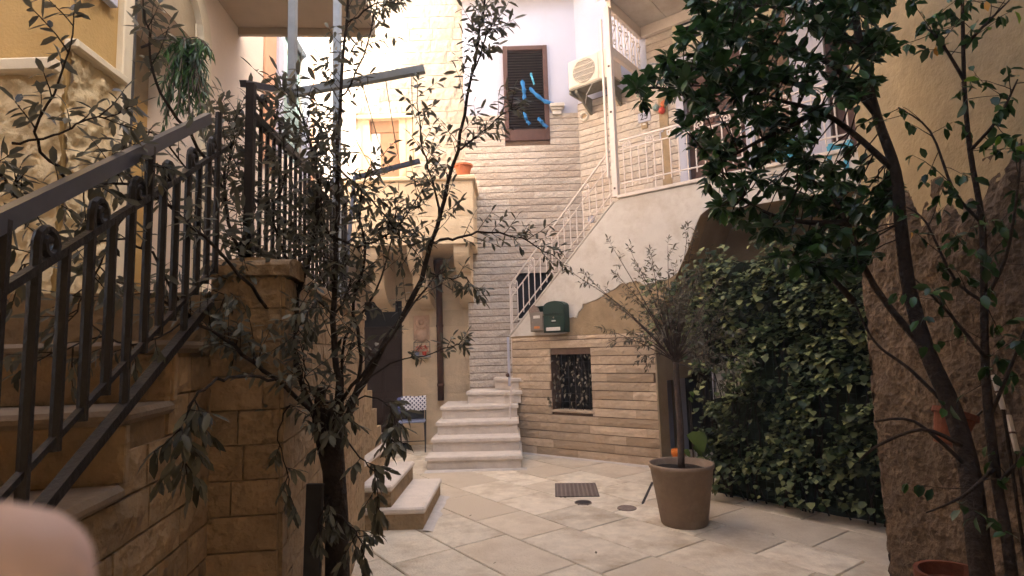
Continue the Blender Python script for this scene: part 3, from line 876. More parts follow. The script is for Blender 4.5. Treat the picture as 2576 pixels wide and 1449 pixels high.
# ------------------------------------------------------------------ outside staircase
ZP = 1.65                                   # top of the split-stone plinth
def build_staircase():
    h = thing('outside_staircase', 'outside staircase with pale stone steps, split-stone plinth and cream plastered flank', 'staircase', FLANK.m)
    S1 = 2.235
    nic = (FLANK.px(1388, 960)[0], FLANK.px(1490, 960)[0], FLANK.px(1440, 1033)[1], FLANK.px(1440, 891)[1])
    th = .26
    q = wall_mesh(0, S1, 0, ZP, th, [nic])
    q.build('plinth', M['mortar'], h)
    st = link('plinth_stones', None, None, h, Matrix.Identity(4))
    courses(st, 'stone', M['plank'], .0, S1 + .012, .0, ZP, .1137, (.45, .95), .010, .022, .0035, [nic], 41, vgap=.002, rk=.82)
    MB().bev(S1 + .001, S1 + .03, -.018, th, 0, ZP, .004).build('pier_side', M['soffit'], h)
    # plastered flank: a wall with a raking top and the vault cut under the landing
    top0 = FLANK.px(1290, 845)[1]
    sA = FLANK.px(1560, 497)[0]
    arch = [(S1 + .02, ZP)] + [FLANK.px(*q) for q in ((1653, 795), (1660, 775), (1676, 744), (1694, 710), (1707, 685), (1720, 655), (1734, 622), (1747, 584), (1755, 560), (1764, 541), (1778, 529), (1804, 514))]
    arch = [p for i, p in enumerate(arch) if i == 0 or p[0] > S1 + .03]
    arch.append((arch[-1][0] + .25, 3.03))
    poly = [(-.05, ZP)] + arch + [(6.0, 3.03), (6.0, LAND_Z - .02), (sA + .02, LAND_Z - .02), (sA - .1, LAND_Z - .07), (-.05, top0 - .02)]
    flip_fix(MB().prism(poly, -.004, th).build('flank_wall', M['render_coat'], h))
    # plaster skin with a broken lower edge
    rng = random.Random(3)
    edge_px = [(1284, 848), (1300, 846), (1330, 845), (1375, 843), (1400, 842), (1428, 838), (1431, 800), (1442, 797), (1452, 800), (1456, 784), (1466, 776), (1468, 764), (1492, 757), (1518, 745), (1524, 738),
               (1545, 728), (1560, 715), (1580, 712), (1600, 705), (1618, 716), (1640, 712), (1668, 704), (1690, 700)]
    low = []
    for i in range(len(edge_px) - 1):
        a = FLANK.px(*edge_px[i]); b = FLANK.px(*edge_px[i + 1])
        low.append(a)
        k = 4 if i > 4 else 1
        for j in range(1, k):
            t = j / k
            low.append((a[0] + (b[0] - a[0]) * t + rng.uniform(-.008, .008), a[1] + (b[1] - a[1]) * t + rng.uniform(-.010, .010)))
    zmax = low[-1][1]
    archs = [(x - .004, z + .0) for x, z in arch if z > zmax + .05 and x > low[-1][0]]
    skin = [(x, max(z, ZP + .002)) for x, z in low] + archs + [(5.99, 3.032), (5.99, LAND_Z - .03), (sA + .02, LAND_Z - .03), (sA - .1, LAND_Z - .08), (-.045, top0 - .03)]
    flip_fix(MB().prism(skin, -.016, -.0045).build('plaster_skin', M['cream_plaster'], h))
    # raking edge strip and landing edge
    MB().tube([(-.05, .0, top0 + .0), (sA - .1, .0, LAND_Z - .045)], .014, 6).build('raking_edge', M['cream_plaster'], h)
    MB().bev(sA - .03, 6.0, -.045, 1.14, LAND_Z - .025, LAND_Z + .02, .008).build('landing_slab', M['step'], h)
    # vault underside and its inner walls
    prof = [(x, z + .0) for x, z in arch] + [(6.0, 3.03), (6.0, 3.06)] + [(x - .02, z + .03) for x, z in reversed(arch)]
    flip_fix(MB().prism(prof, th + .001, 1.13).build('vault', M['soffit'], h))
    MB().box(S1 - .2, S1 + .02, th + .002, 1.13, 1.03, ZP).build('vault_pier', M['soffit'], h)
    MB().box(S1 - .62, S1 - .60, th + .002, 1.13, 0, 1.03).box(S1 - .6, S1 - .2, th + .002, 1.13, 1.035, 1.06).build('black_backing', M['black'], h)  # black panels paint the darkness inside the low opening
    # upper flight behind the flank
    n = 9
    for i in range(n):
        s0 = .25 + (sA - .25) * i / n; z = 1.62 + (LAND_Z - 1.62) * (i + 1) / (n + 1)
        MB().bev(s0, s0 + (sA - .25) / n + .03, th + .004, 1.12, z - .19, z, .01).build('step', M['step'], h)
    # first flight and winders, in world axes
    inv = FLANK.m.inverted()
    def stp(poly, z0, z1, nose=.03):
        mb = MB()
        mb.prism_z(poly, z0, z1 - .05)
        c = Vector((sum(p[0] for p in poly) / len(poly), sum(p[1] for p in poly) / len(poly)))
        big = [(p[0] + (nose if p[0] > c.x else -nose) * .7, p[1] - (nose if p[1] < c.y else -.002)) for p in poly]
        lo = big
        hi = [(p[0] + (.012 if p[0] < c.x else -.012), p[1] + (.012 if p[1] < c.y else 0)) for p in big]
        k = len(poly)
        vs = [(x, y, z1 - .05) for x, y in lo] + [(x, y, z1 - .013) for x, y in lo] + [(x, y, z1) for x, y in hi]
        fs = [tuple(range(k - 1, -1, -1)), tuple(range(2 * k, 3 * k))]
        for r in (0, k):
            for i in range(k):
                fs.append((r + i, r + (i + 1) % k, r + k + (i + 1) % k, r + k + i))
        mb.add(vs, fs)
        o = mb.build('step', M['step'], h, inv)
        flip_fix(o)
    rz = .178
    yb = YB - .03
    R0 = .03
    stp([(-1.13, 7.42), (R0 + .02, 7.36), (R0 + .02, yb), (-1.13, yb)], 0, rz)
    stp([(-1.10, 7.72), (R0, 7.66), (R0, yb), (-1.10, yb)], rz, 2 * rz)
    stp([(-1.07, 8.00), (R0 - .01, 7.96), (R0 - .01, yb), (-1.07, yb)], 2 * rz, 3 * rz)
    stp([(-1.04, 8.28), (R0 - .01, 8.26), (R0 - .01, yb), (-.62, yb), (-1.04, yb)], 3 * rz, 4 * rz)
    stp([(-.70, 8.62), (-.16, 8.42), (.08, 8.45), (.1, yb), (-.66, yb)], 4 * rz, 5 * rz)
    stp([(-.30, 8.80), (-.05, 8.50), (.12, 8.50), (.3, yb), (-.28, yb)], 5 * rz, 6 * rz)
    stp([(.02, 8.82), (.10, 8.55), (.30, 8.60), (.5, yb), (.04, yb)], 6 * rz, 7.2 * rz)
    # inner core under the turn
    MB().prism_z([(inv @ Vector((x, y, 0))).xy[:] for x, y in ((-.02, 8.62), (.45, 8.30), (1.0, 8.9), (.3, YB - .02))], 0, 1.6).build('stair_core', M['cream_plaster'], h)
    # niche with its dark recess
    no = link('niche', None, None, h, Matrix.Identity(4))
    MB().box(nic[0] - .02, nic[1] + .02, .22, .25, nic[2] - .02, nic[3] + .02).build('back', M['black'], no)
    MB().bev(nic[0] - .03, nic[1] + .03, -.025, .2, nic[2] - .03, nic[2] + .002, .006).build('sill', M['plank'], no)
    mb = MB()
    for k in range(1, 6):
        x = nic[0] + (nic[1] - nic[0]) * k / 6
        mb.tube([(x, .10, nic[2]), (x, .10, nic[3])], .006, 5)
    for k in range(1, 7):
        z = nic[2] + (nic[3] - nic[2]) * k / 7
        mb.tube([(nic[0], .104, z), (nic[1], .104, z)], .004, 5)
    mb.build('wire_grid', M['dark_iron'], no)
    return h, nic
STAIRCASE, NICHE = build_staircase()

# ------------------------------------------------------------------ iron railings
def rail_parts(root, m, path, heights, spacing, bar_r, scroll_every=2, flat=False, start=.0, top_ext=0, drop=None, scroll_r=.045, rail_r=.014, seed=1):
    """path: two local points (s, z0) of the foot line; heights: foot rail, scroll rail and handrail above it"""
    (a, za), (b, zb) = path
    L = b - a
    zf = lambda s: za + (zb - za) * (s - a) / L
    foot, mid, top = heights
    for nm, hh, r in (('foot_rail', foot, rail_r * .8), ('scroll_rail', mid, rail_r * .8), ('handrail', top, rail_r * 1.25)):
        MB().tube([(a, 0, zf(a) + hh), (b, 0, zf(b) + hh)], r, 4 if nm == 'handrail' else 6).build(nm, m, root)
    n = int(L / spacing)
    for i in range(n + 1):
        s = a + start + i * spacing
        if s > b: break
        long = (i % 4 == 0)
        z0 = zf(s) + (-.0 if long else foot - .06)
        if drop is not None: z0 = zf(s) + (drop if long else foot - .06)
        MB().tube([(s, 0, z0), (s, 0, zf(s) + mid)], bar_r, 6).build('baluster', m, root)
        if scroll_every and i % scroll_every == 0 and s + spacing < b:
            for sg in (1, -1):
                c = s + spacing * .5 * 1.0 - sg * spacing * .5
                x0 = s if sg == 1 else s + spacing
                r = min(scroll_r, (top - mid) * .45)
                zc = zf(x0) + mid + (top - mid) * .5
                pts = [(x0, 0, zf(x0) + mid)] + [(x, 0.0, z) for x, z in spiral(x0 + sg * r, zc, r, 1.35, math.pi if sg == 1 else 0, 14, .22, -sg)]
                MB().tube(pts, bar_r * .8, 5).build('scroll', m, root)

def build_stair_railing():
    s0, z0 = FLANK.px(1290, 845); sA = FLANK.px(1560, 497)[0]
    zt0 = FLANK.px(1270, 700)[1]
    r = thing('stair_railing', 'white iron railing climbing the outside stair beside the plaster flank', 'railing', FLANK.m @ Matrix.Translation((0, .06, 0)))
    rail_parts(r, M['white_iron'], ((-.06, z0 - .03), (sA - .06, LAND_Z - .03)), (.20, .60, .80), .108, .0085, 3, start=.03, scroll_r=.04, rail_r=.012, drop=.0)
    pz = FLANK.px(1275, 840)
    MB().tube([(-.06, 0, z0 - .4), (-.06, 0, z0 + .80)], .014, 6).build('newel', M['white_iron'], r)
    MB().tube([(-.10, 0, z0 + .77), (-.06, 0, z0 + .77)], .012, 6).build('handrail_end', M['white_iron'], r)
    # lower white post with ball, standing on the third step
    p = thing('newel_post', 'slim white iron post with small ball at the foot of the outside stair', 'post', Matrix.Translation((-.075, 8.02, 3 * .178)))
    MB().bev(-.017, .017, -.017, .017, .45, 1.12, .004).build('upper_bar', M['white_plaster'], p)
    MB().tube([(.0, 0, 0), (.002, 0, .25), (.025, 0, .46)], .012, 8).build('shank', M['white_iron'], p)
    MB().lathe([(.0, -.03), (.02, -.022), (.028, 0), (.02, .022), (.0, .03)], (-.02, -.02, .60), 12).build('ball', M['rust'], p, smooth=True)
    # landing railing
    r2 = thing('landing_railing', 'white iron railing with scrolls along the front of the upper landing', 'railing', FLANK.m @ Matrix.Translation((0, .06, 0)))
    rail_parts(r2, M['white_iron'], ((sA, LAND_Z + .02), (5.6, LAND_Z + .02)), (.17, .63, .76), .108, .009, 3, start=.05, scroll_r=.06, rail_r=.013)
    return r, r2
build_stair_railing()

# ------------------------------------------------------------------ canopy over the landing
def build_canopy():
    sP = FLANK.px(1541, 420)[0]
    c = thing('landing_canopy', 'cream canopy over the upper landing with white post and scrolled end panel', 'canopy', FLANK.m)
    zt = 6.15
    m = M['white_iron']
    MB().bev(sP - .04, sP + .04, .03, .11, LAND_Z + .02, zt, .006).build('post', m, c)
    MB().bev(sP - .105, sP - .075, .02, .05, LAND_Z + .3, 6.0, .004).build('side_bar', m, c)
    for z in (LAND_Z + .14, LAND_Z + 1.2, LAND_Z + 1.85):
        MB().lathe([(0, -.012), (.014, -.008), (.016, 0)], (sP, .03, z), 8, 'Y').build('bolt', M['rust'], c)
    # end panel from the post back to the house wall
    x = sP
    zb = 5.60
    MB().bev(x - .03, x + .03, .11, 1.12, zb - .12, zb, .006).build('lower_beam', m, c)
    MB().bev(x - .035, x + .035, .11, 1.12, zt - .02, zt + .14, .006).build('upper_beam', m, c)
    for k in range(10):
        y = .17 + k * .098
        MB().tube([(x, y, zb), (x, y, zt - .02)], .008, 5).build('bar', m, c)
    for k in range(5):
        y = .17 + k * .196
        for up in (0, 1):
            zc = zb + .13 if not up else zt - .16
            sp = spiral(y + .06, zc, .055, 1.1, math.pi if not up else 0, 12, .25, 1)
            MB().tube([(x, a, b) for a, b in sp], .007, 5).build('scroll', m, c)
        MB().tube([(x, y, zb + .16), (x, y + .05, (zb + zt) / 2), (x, y + .14, zt - .14)], .007, 5).build('curve_bar', m, c)
    # roof of panels
    for k in range(8):
        s = x - .05 + k * .5
        MB().bev(s + .004, s + .496, -.12, 1.14, zt + .14, zt + .19, .006).build('roof_panel', M['canopy'] if False else M['cream_plaster'], c)
    MB().bev(x - .06, x + 3.95, -.135, -.121, zt + .02, zt + .2, .004).build('fascia', m, c)
    MB().bev(x + .04, x + 3.95, 1.05, 1.12, zt - .02, zt + .139, .005).build('wall_beam', m, c)
build_canopy()

# ------------------------------------------------------------------ left stair block
def build_left_stair():
    h = thing('stone_stair', 'old sandy stone stair and landing block in the left foreground', 'staircase', STAIR.m)
    c1s, c1z = STAIR.px(290, 1220)
    run, rise = .285, .172
    LZ = c1z + rise * 3
    SP = STAIR.px(530, 800)[0]
    W = 1.45
    st = link('side_stones', None, None, h, Matrix.Identity(4))
    # steps as full-width blocks (tread i ends at c1s + run*(i-1))
    for i in range(-5, 3):
        s0 = c1s + run * (i - 1); s1 = c1s + run * i
        z = c1z + rise * i
        if z < .1: continue
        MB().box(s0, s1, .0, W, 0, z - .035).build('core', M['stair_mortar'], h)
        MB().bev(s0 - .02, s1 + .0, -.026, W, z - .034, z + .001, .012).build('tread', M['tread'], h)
        if i < 2:
            MB().bev(s1 - .002, s1 + .02, -.02, W, z + .001, z + rise - .036, .003).build('riser', M['stair_block'], h)
    MB().box(c1s + run * 2, SP + .05, 0, W, 0, LZ).build('core', M['stair_mortar'], h)
    rng = random.Random(17)
    def topz(s):
        i = math.ceil((s - c1s) / run)
        return c1z + rise * min(max(i, -5), 3) - .036
    z = 0; hh = .112
    row = 0
    zbase = (c1z - .036) % hh - hh
    z = zbase
    while z < LZ:
        s = -1.6 - rng.uniform(0, .2)
        while s < SP:
            e = s + rng.uniform(.22, .40)
            a, b = s, min(e, SP)
            # keep to the stepped outline
            while a < b and topz(a + .02) < z + hh * .7: a += .02
            if b - a > .06 and z + hh > 0:
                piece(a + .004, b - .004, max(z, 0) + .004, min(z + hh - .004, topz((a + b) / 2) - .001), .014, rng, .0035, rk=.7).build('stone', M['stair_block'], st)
            s = e
        z += hh
    # landing block: front face towards the viewer and the long right face
    inv = STAIR.m.inverted()
    PZ = 1.835
    P0 = STAIR.w(SP, 0, 0); P1 = Vector((-.825, P0.y + .03, 0)); P2 = Vector((-1.30, 5.0, 0))
    Pl = Vector((-2.35, 5.0, 0)); Pl0 = STAIR.w(SP, W, 0)
    MB().prism_z([(inv @ p).xy[:] for p in (P0, P1, P2, Pl, Pl0)], 0, LZ).build('landing_core', M['stair_mortar'], h)
    for (a, b, seed) in ((P0, P1, 51), (P1, P2, 52)):
        fr = Frame(a.xy, (b - a).xy)
        L = (b - a).length
        sub = link('front_face' if seed == 51 else 'right_face', None, None, h, inv @ fr.m)
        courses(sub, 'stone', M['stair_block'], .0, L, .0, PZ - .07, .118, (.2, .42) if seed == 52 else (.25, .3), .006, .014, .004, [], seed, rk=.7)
        MB().box(0.0, L, .001, .2, LZ - .1, PZ - .065).build('curb', M['stair_mortar'], sub)
        k = 8
        prof = [(-.026, PZ - .066), (.235, PZ - .066)] + [(.1045 + .1305 * math.cos(t), PZ - .03 + .035 * math.sin(t)) for t in np.linspace(0, math.pi, 9)]
        flip_fix(MB().prism_x(prof, -.02 if seed == 51 else .02, L + (.03 if seed == 51 else 0)).build('coping', M['stair_block'], sub))
    # far flight of pale steps coming down to the right
    xs = [-.80, -1.08, -1.34, -1.60]
    for k in range(3):
        z0, z1 = .182 * k, .182 * (k + 1)
        y0 = 5.03 + .02 * k
        p = [(xs[k], y0), (xs[k], 6.12), (-1.9, 6.12), (-1.9, y0)]
        MB().prism_z([(inv @ Vector((x, y, 0))).xy[:] for x, y in p], z0, z1 - .055).build('step_body', M['stair_block'], h)
        o = MB().bev(-1.9, xs[k] + .015, y0 - .015, 6.135, z1 - .054, z1, .014).build('step', M['step'], h, inv)
    for k in range(6):
        z1 = .55 + .192 * (k + 1)
        MB().box(-2.35, -1.40, 5.02 - .0, 6.1 - .19 * k, z1 - .19, z1).build('hidden_step', M['stair_block'], h, inv)
    return h, LZ, SP, PZ
LSTAIR, LZ, SPIL, PZ = build_left_stair()

def build_left_railing():
    r = thing('near_railing', 'dark iron stair railing with scrolls in the left foreground', 'railing', STAIR.m @ Matrix.Translation((0, -.03, 0)))
    m = M['dark_iron']
    h0 = STAIR.px(-60, 560); h1 = STAIR.px(500, 296)
    m0 = STAIR.px(-60, 737); m1 = STAIR.px(545, 372)
    b0 = STAIR.px(40, 1275); b1 = STAIR.px(430, 830)
    MB().tube([(h0[0] - .3, 0, h0[1] - .3 * (h1[1] - h0[1]) / (h1[0] - h0[0])), (h0[0], 0, h0[1]), (h1[0], 0, h1[1])], .024, 4, flat=.6).build('handrail', M['blue_iron'], r)
    sl = (m1[1] - m0[1]) / (m1[0] - m0[0])
    zm = lambda s: m0[1] + (s - m0[0]) * sl
    zt = lambda s: h0[1] + (s - h0[0]) * (h1[1] - h0[1]) / (h1[0] - h0[0])
    zb = lambda s: b0[1] + (s - b0[0]) * (b1[1] - b0[1]) / (b1[0] - b0[0])
    a, b = -.75, m1[0]
    MB().tube([(a, 0, zm(a)), (b, 0, zm(b))], .011, 4).build('scroll_rail', m, r)
    MB().tube([(a, 0, zb(a) - .02), (b - .12, 0, zb(b - .12) - .02)], .017, 4).build('foot_rail', m, r)
    MB().tube([(a, 0.0, zb(a) + .085), (b - .12, 0.0, zb(b - .12) + .085)], .009, 4).build('foot_rail', m, r)
    n = 0
    s = -.72
    while s < b:
        low = (n % 4 == 0)
        MB().tube([(s, 0, zb(s) - (.03 if low else -.06)), (s, 0, zm(s))], .0105, 6).build('baluster', m, r)
        if n % 2 == 0 and s > -.7:
            R = .034
            pts = [(s, 0, zm(s)), (s, 0, zm(s) + .03)] + [(x, 0, z) for x, z in spiral(s + R, zm(s) + .05, R, 1.3, math.pi, 16, .25, -1)]
            MB().tube(pts, .0085, 6).build('scroll', m, r)
        if n % 6 == 3:
            MB().tube([(s, 0, zm(s)), (s, 0, zt(s))], .012, 6).build('post', m, r)
        s += .088; n += 1
    # railing on the landing curb
    A = Vector((-.975, 2.11)); B = Vector((-1.09, 3.75))
    fr = Frame(A, B - A)
    r2 = thing('landing_fence', 'dark iron fence with tall bars along the left stone landing', 'fence', fr.m)
    L = (B - A).length
    zr = 2.40
    MB().tube([(0, 0, zr), (L, 0, zr + .09)], .021, 4).build('handrail', m, r2)
    MB().tube([(0, 0, zr - .32), (L, 0, zr - .30)], .007, 4).build('cross_rail', m, r2)
    MB().tube([(0, 0, PZ + .06), (L, 0, PZ + .06)], .010, 4).build('foot_rail', m, r2)
    MB().tube([(0, 0, zr + .095), (L * .36, 0, zr + .12)], .009, 4).build('scroll_rail', m, r2)
    n = 0; s = .03
    while s < L:
        MB().tube([(s, 0, PZ - .01), (s, 0, zr)], .0085, 6).build('baluster', m, r2)
        if n % 3 == 1:
            for sg in (1,):
                pts = [(s, 0, zr)] + [(x, 0, z) for x, z in spiral(s + .028 * sg, zr + .11, .028, 1.3, math.pi, 14, .25, -1)]
                MB().tube(pts, .007, 6).build('scroll', m, r2)
        if n % 4 == 2:
            MB().tube([(x, 0, z) for x, z in spiral(s + .03, zr - .36, .026, 1.2, math.pi / 2, 12, .3, -1)], .006, 5).build('scroll', m, r2)
        s += .076; n += 1
    for s in (0.0, L * .985):
        MB().tube([(s, 0, PZ - .01), (s, 0, zr + .12)], .021, 4).build('post', m, r2)
    return r2, fr, L
FENCE, FENCE_F, FENCE_L = build_left_railing()

# clothes-drying arms and the canopy above the landing
def build_drying_rack():
    r = thing('clothes_rack', 'pale grey clothes rack with two arms and wires above the landing fence', 'clothes rack', FENCE_F.m)
    inv = FENCE_F.m.inverted()
    n0 = inv @ at(742, 234, 2.66); n1 = inv @ at(1068, 174, 2.66)
    f0 = inv @ at(893, 447, 4.05); f1 = inv @ at(1056, 405, 4.05)
    MB().tube([n0, n1], .024, 4).build('arm', M['pale_iron'], r)
    MB().tube([f0, f1], .022, 4).build('arm', M['blue_iron'], r)
    t0 = inv @ at(612, 210, 2.12)
    MB().tube([t0, n0], .018, 4).build('tie_bar', M['blue_iron'], r)
    for t in (.30, .52, .70, .90):
        a = n0.lerp(n1, t) - Vector((0, 0, .024)); b = f0.lerp(f1, t)
        mid = (a + b) / 2 - Vector((0, 0, .03))
        MB().tube([a, mid, b], .0028, 4).build('wire', M['wire'], r)
    MB().tube([inv @ Vector((-1.085, 3.70, 1.85)), f0 + Vector((-.02, 0, 0))], .016, 4).build('stay', M['blue_iron'], r)
    c = thing('beige_awning', 'beige flat awning on pale posts over the left landing', 'awning', FENCE_F.m)
    MB().bev(1.75, 2.66, -.02, 1.14, 4.30, 4.38, .01).build('panel', M['canopy'], c)
    MB().bev(.45, 1.749, .0, .05, 4.30, 4.36, .006).build('side_beam', M['pale_iron'], c)
    MB().bev(2.661, 2.70, -.03, 1.15, 4.24, 4.39, .006).build('fascia', M['canopy'], c)
    p = inv @ at(735, 200, 2.66)
    MB().bev(p.x - .019, p.x + .019, p.y - .019, p.y + .019, 2.68, 4.30, .004).build('post', M['pale_iron'], c)
    p = inv @ at(848, 300, 3.55)
    MB().bev(p.x - .024, p.x + .024, p.y - .024, p.y + .024, PZ, 4.30, .004).build('post', M['pale_iron'], c)
build_drying_rack()
# ------------------------------------------------------------------ things on the walls
def build_mailboxes():
    s0, _ = FLANK.px(1371, 800, .10); s1, _ = FLANK.px(1424, 800, .10)
    zb = FLANK.px(1400, 836, .10)[1]; zt = FLANK.px(1400, 757, .10)[1]
    w = s1 - s0
    g = thing('mailbox', 'dark green mailbox with arched top above the split-stone wall', 'mailbox', FLANK.m @ Matrix.Translation(((s0 + s1) / 2, -.016, zb)))
    H = zt - zb; hs = H - .075
    def arch(wd, h1, ht, n=12):
        return [(-wd / 2, 0), (wd / 2, 0), (wd / 2, h1)] + [(wd / 2 * math.cos(t), h1 + (ht - h1) * math.sin(t)) for t in np.linspace(.12, math.pi - .12, n)] + [(-wd / 2, h1)]
    flip_fix(MB().prism(arch(w, hs, H), -.12, 0).build('body', M['green_box'], g))
    flip_fix(MB().prism([(x * .96, hs - .02 + (z - hs) * 1.0 if z > hs - .001 else hs - .09 if z < .01 else z - .02) for x, z in arch(w, hs, H)], -.138, -.121).build('flap', M['green_box'], g))
    MB().bev(-w / 2 + .008, w / 2 - .008, -.131, -.121, .025, H * .50, .004).build('door', M['green_box'], g)
    MB().bev(-w / 2 - .004, w / 2 + .004, -.134, -.12, H * .51, H * .535, .003).build('ridge', M['green_box'], g)
    MB().lathe([(0, -.006), (.011, -.005), (.013, .0)], (0, -.131, H * .47), 12, 'Y').build('lock', M['grate'], g)
    MB().bev(-.03, .035, -.139, -.1315, H * .345, H * .385, .002).build('name_plate', M['paper'], g)
    MB().box(-.045, .05, -.1345, -.1312, H * .30, H * .335).build('slot', M['black'], g)
    MB().bev(-w * .36, w * .30, -.137, -.1315, .022, .070, .002).build('address_label', M['paper'], g)
    s0, _ = FLANK.px(1336, 800, .08); s1, _ = FLANK.px(1369, 800, .08)
    zt = FLANK.px(1352, 786, .08)[1]; zb = FLANK.px(1352, 834, .08)[1]
    w = s1 - s0; H = zt - zb
    q = thing('mailbox', 'small grey metal mailbox stuffed with newspaper beside the green one', 'mailbox', FLANK.m @ Matrix.Translation(((s0 + s1) / 2, -.016, zb)))
    MB().bev(-w / 2, w / 2, -.09, 0, 0, H, .005).build('body', M['grey_box'], q)
    MB().bev(-w / 2 + .012, w / 2 - .012, -.0965, -.0905, .012, H - .03, .002).build('door', M['grey_box'], q)
    MB().bev(-w * .22, w * .28, -.1005, -.097, H * .68, H * .83, .001).build('name_label', M['paper'], q)
    MB().bev(-w * .18, w * .24, -.1005, -.097, H * .15, H * .27, .001).build('orange_label', M['sticker'], q)
    MB().lathe([(0, -.004), (.006, -.004), (.007, 0)], (-w * .3, -.097, H * .5), 8, 'Y').build('lock', M['grate'], q)
    # half-open lid
    MB().add([(-w / 2, 0, H), (w / 2, 0, H), (w / 2, -.05, H + .085), (-w / 2, -.05, H + .085), (-w / 2, .004, H + .004), (w / 2, .004, H + .004), (w / 2, -.046, H + .09), (-w / 2, -.046, H + .09)],
             [(0, 1, 2, 3), (7, 6, 5, 4), (0, 4, 5, 1), (2, 6, 7, 3), (1, 5, 6, 2), (0, 3, 7, 4)]).build('lid', M['green_box'], q)
    n = thing('newspaper', 'folded newspaper sticking out of the small grey mailbox', 'newspaper', q.matrix_basis.copy())
    MB().add([(-w * .55, -.075, H - .06), (w * .30, -.075, H - .06), (w * .18, -.10, H + .055), (-w * .15, -.105, H + .11), (-w * .58, -.095, H + .045),
              (-w * .55, -.060, H - .06), (w * .30, -.060, H - .06), (w * .18, -.085, H + .055), (-w * .15, -.09, H + .11), (-w * .58, -.08, H + .045)],
             [(0, 1, 2, 3, 4), (9, 8, 7, 6, 5), (0, 5, 6, 1), (1, 6, 7, 2), (2, 7, 8, 3), (3, 8, 9, 4), (4, 9, 5, 0)]).build('sheet', M['news'], n)
build_mailboxes()

def build_ac():
    out = .50
    s0, _ = WING.px(1430, 200, out); s1, _ = WING.px(1540, 170, out)
    zt = WING.px(1430, 157, out)[1]; zb = WING.px(1432, 226, out)[1]
    w = s1 - s0; H = zt - zb
    a = thing('air_conditioner', 'cream outdoor air conditioner unit hung high on the white corner wall', 'air conditioner', WING.m @ Matrix.Translation((s0, -out, zb)))
    MB().bev(0, w, 0, .30, 0, H, .012).build('casing', M['ac'], a)
    cx, cz, R = w * .37, H * .5, H * .44
    MB().bev(.03, w * .70, -.006, .001, H * .05, H * .95, .004).build('front_panel', M['ac'], a)
    MB().lathe([(0, -.0075), (R, -.0075)], (cx, 0, cz), 28, 'Y').build('fan_hole', M['ac_dark'], a)
    mb = MB()
    for k in range(1, 9):
        mb.lathe([(R * k / 8.5 - .003, -.012), (R * k / 8.5 + .003, -.014), (R * k / 8.5 + .004, -.010)], (cx, 0, cz), 24, 'Y')
    mb.build('grille_ring', M['ac'], a)
    for k in range(-2, 3):
        z = cz + k * R * .42; hw = math.sqrt(max(0, R * R - (z - cz) ** 2))
        MB().bev(cx - hw, cx + hw, -.020, -.012, z - .006, z + .006, .002).build('grille_bar', M['ac'], a)
    mb = MB()
    for k in range(3):
        t = k * 2.094 + .4
        mb.add([(cx + .03 * math.cos(t), -.009, cz + .03 * math.sin(t)), (cx + R * .85 * math.cos(t - .3), -.0085, cz + R * .85 * math.sin(t - .3)), (cx + R * .85 * math.cos(t + .4), -.010, cz + R * .85 * math.sin(t + .4))], [(0, 1, 2)])
    mb.build('fan_blade', M['ac_under'], a)
    for k, (dx, dz) in enumerate(((0, .012), (-.014, -.012), (.014, -.012))):
        x, z = w * .80 + dx, H * .86 + dz
        MB().add([(x, -.002, z - .012), (x + .007, -.002, z), (x, -.002, z + .012), (x - .007, -.002, z)], [(0, 1, 2, 3)]).build('emblem', M['red'], a)
    MB().bev(.0, w, .0, .32, -.028, -.001, .004).build('base_pan', M['ac_under'], a)
    for x in (.10, w - .14):
        flip_fix(MB().prism_x([(.02, -.03), (out - .02, -.03), (out - .02, -.30), (out - .07, -.28), (.02, -.075)], x, x + .04).build('bracket', M['ac_under'], a))
    MB().bev(-.012, .03, .02, out - .1, -.07, -.03, .004).build('side_rail', M['ac_under'], a)
    MB().tube([(w * .9, .32, H * .2), (w + .06, .36, H * .1), (w + .12, .40, -.12), (w + .05, .45, -.18)], .022, 8).build('hose', M['ac_under'], a)
    MB().tube([(w * .55, -.004, -.03), (w * .42, -.02, -.18), (w * .30, .1, -.26)], .004, 5).build('cable', M['paper'], a)
build_ac()

def ribbon(pts, w, label, m, name='ribbon', n=None, w1=None, cat='ribbon', group='blue cloth ribbons on the shutter'):
    """a limp strip of cloth; pts in world"""
    root = thing(name, label, cat, Matrix.Translation(pts[0]), group)
    P = [Vector(p) - Vector(pts[0]) for p in pts]
    # resample
    Q = []
    for i in range(len(P) - 1):
        for t in np.linspace(0, 1, 5)[:-1]: Q.append(P[i].lerp(P[i + 1], t))
    Q.append(P[-1])
    mb = MB(); vs = []; fs = []
    N = len(Q)
    for i, p in enumerate(Q):
        t = (Q[min(i + 1, N - 1)] - Q[max(i - 1, 0)]).normalized()
        sd = t.cross(Vector((0, 1, 0)))
        sd = sd.normalized() if sd.length > .05 else Vector((1, 0, 0))
        ww = w + ((w1 if w1 else w) - w) * i / (N - 1)
        ww *= .8 + .2 * math.sin(i * 1.7)
        y = .012 * math.sin(i * 1.1)
        vs += [p - sd * ww / 2 + Vector((0, y, 0)), p + Vector((0, y - ww * .25, 0)), p + sd * ww / 2 + Vector((0, y, 0))]
        vs += [q + Vector((0, .003, 0)) for q in vs[-3:]]
    for i in range(N - 1):
        a, b = 6 * i, 6 * i + 6
        fs += [(a, a + 1, b + 1, b), (a + 1, a + 2, b + 2, b + 1), (a + 3, b + 3, b + 4, a + 4), (a + 4, b + 4, b + 5, a + 5), (a, b, b + 3, a + 3), (a + 2, a + 5, b + 5, b + 2)]
    mb.add(vs, fs).build('strip', m, root, smooth=True)
    MB().lathe([(0, -.02), (.018, -.012), (.02, .008), (.008, .02), (0, .02)], (0, 0, 0), 8).build('knot', m, root)
    return root
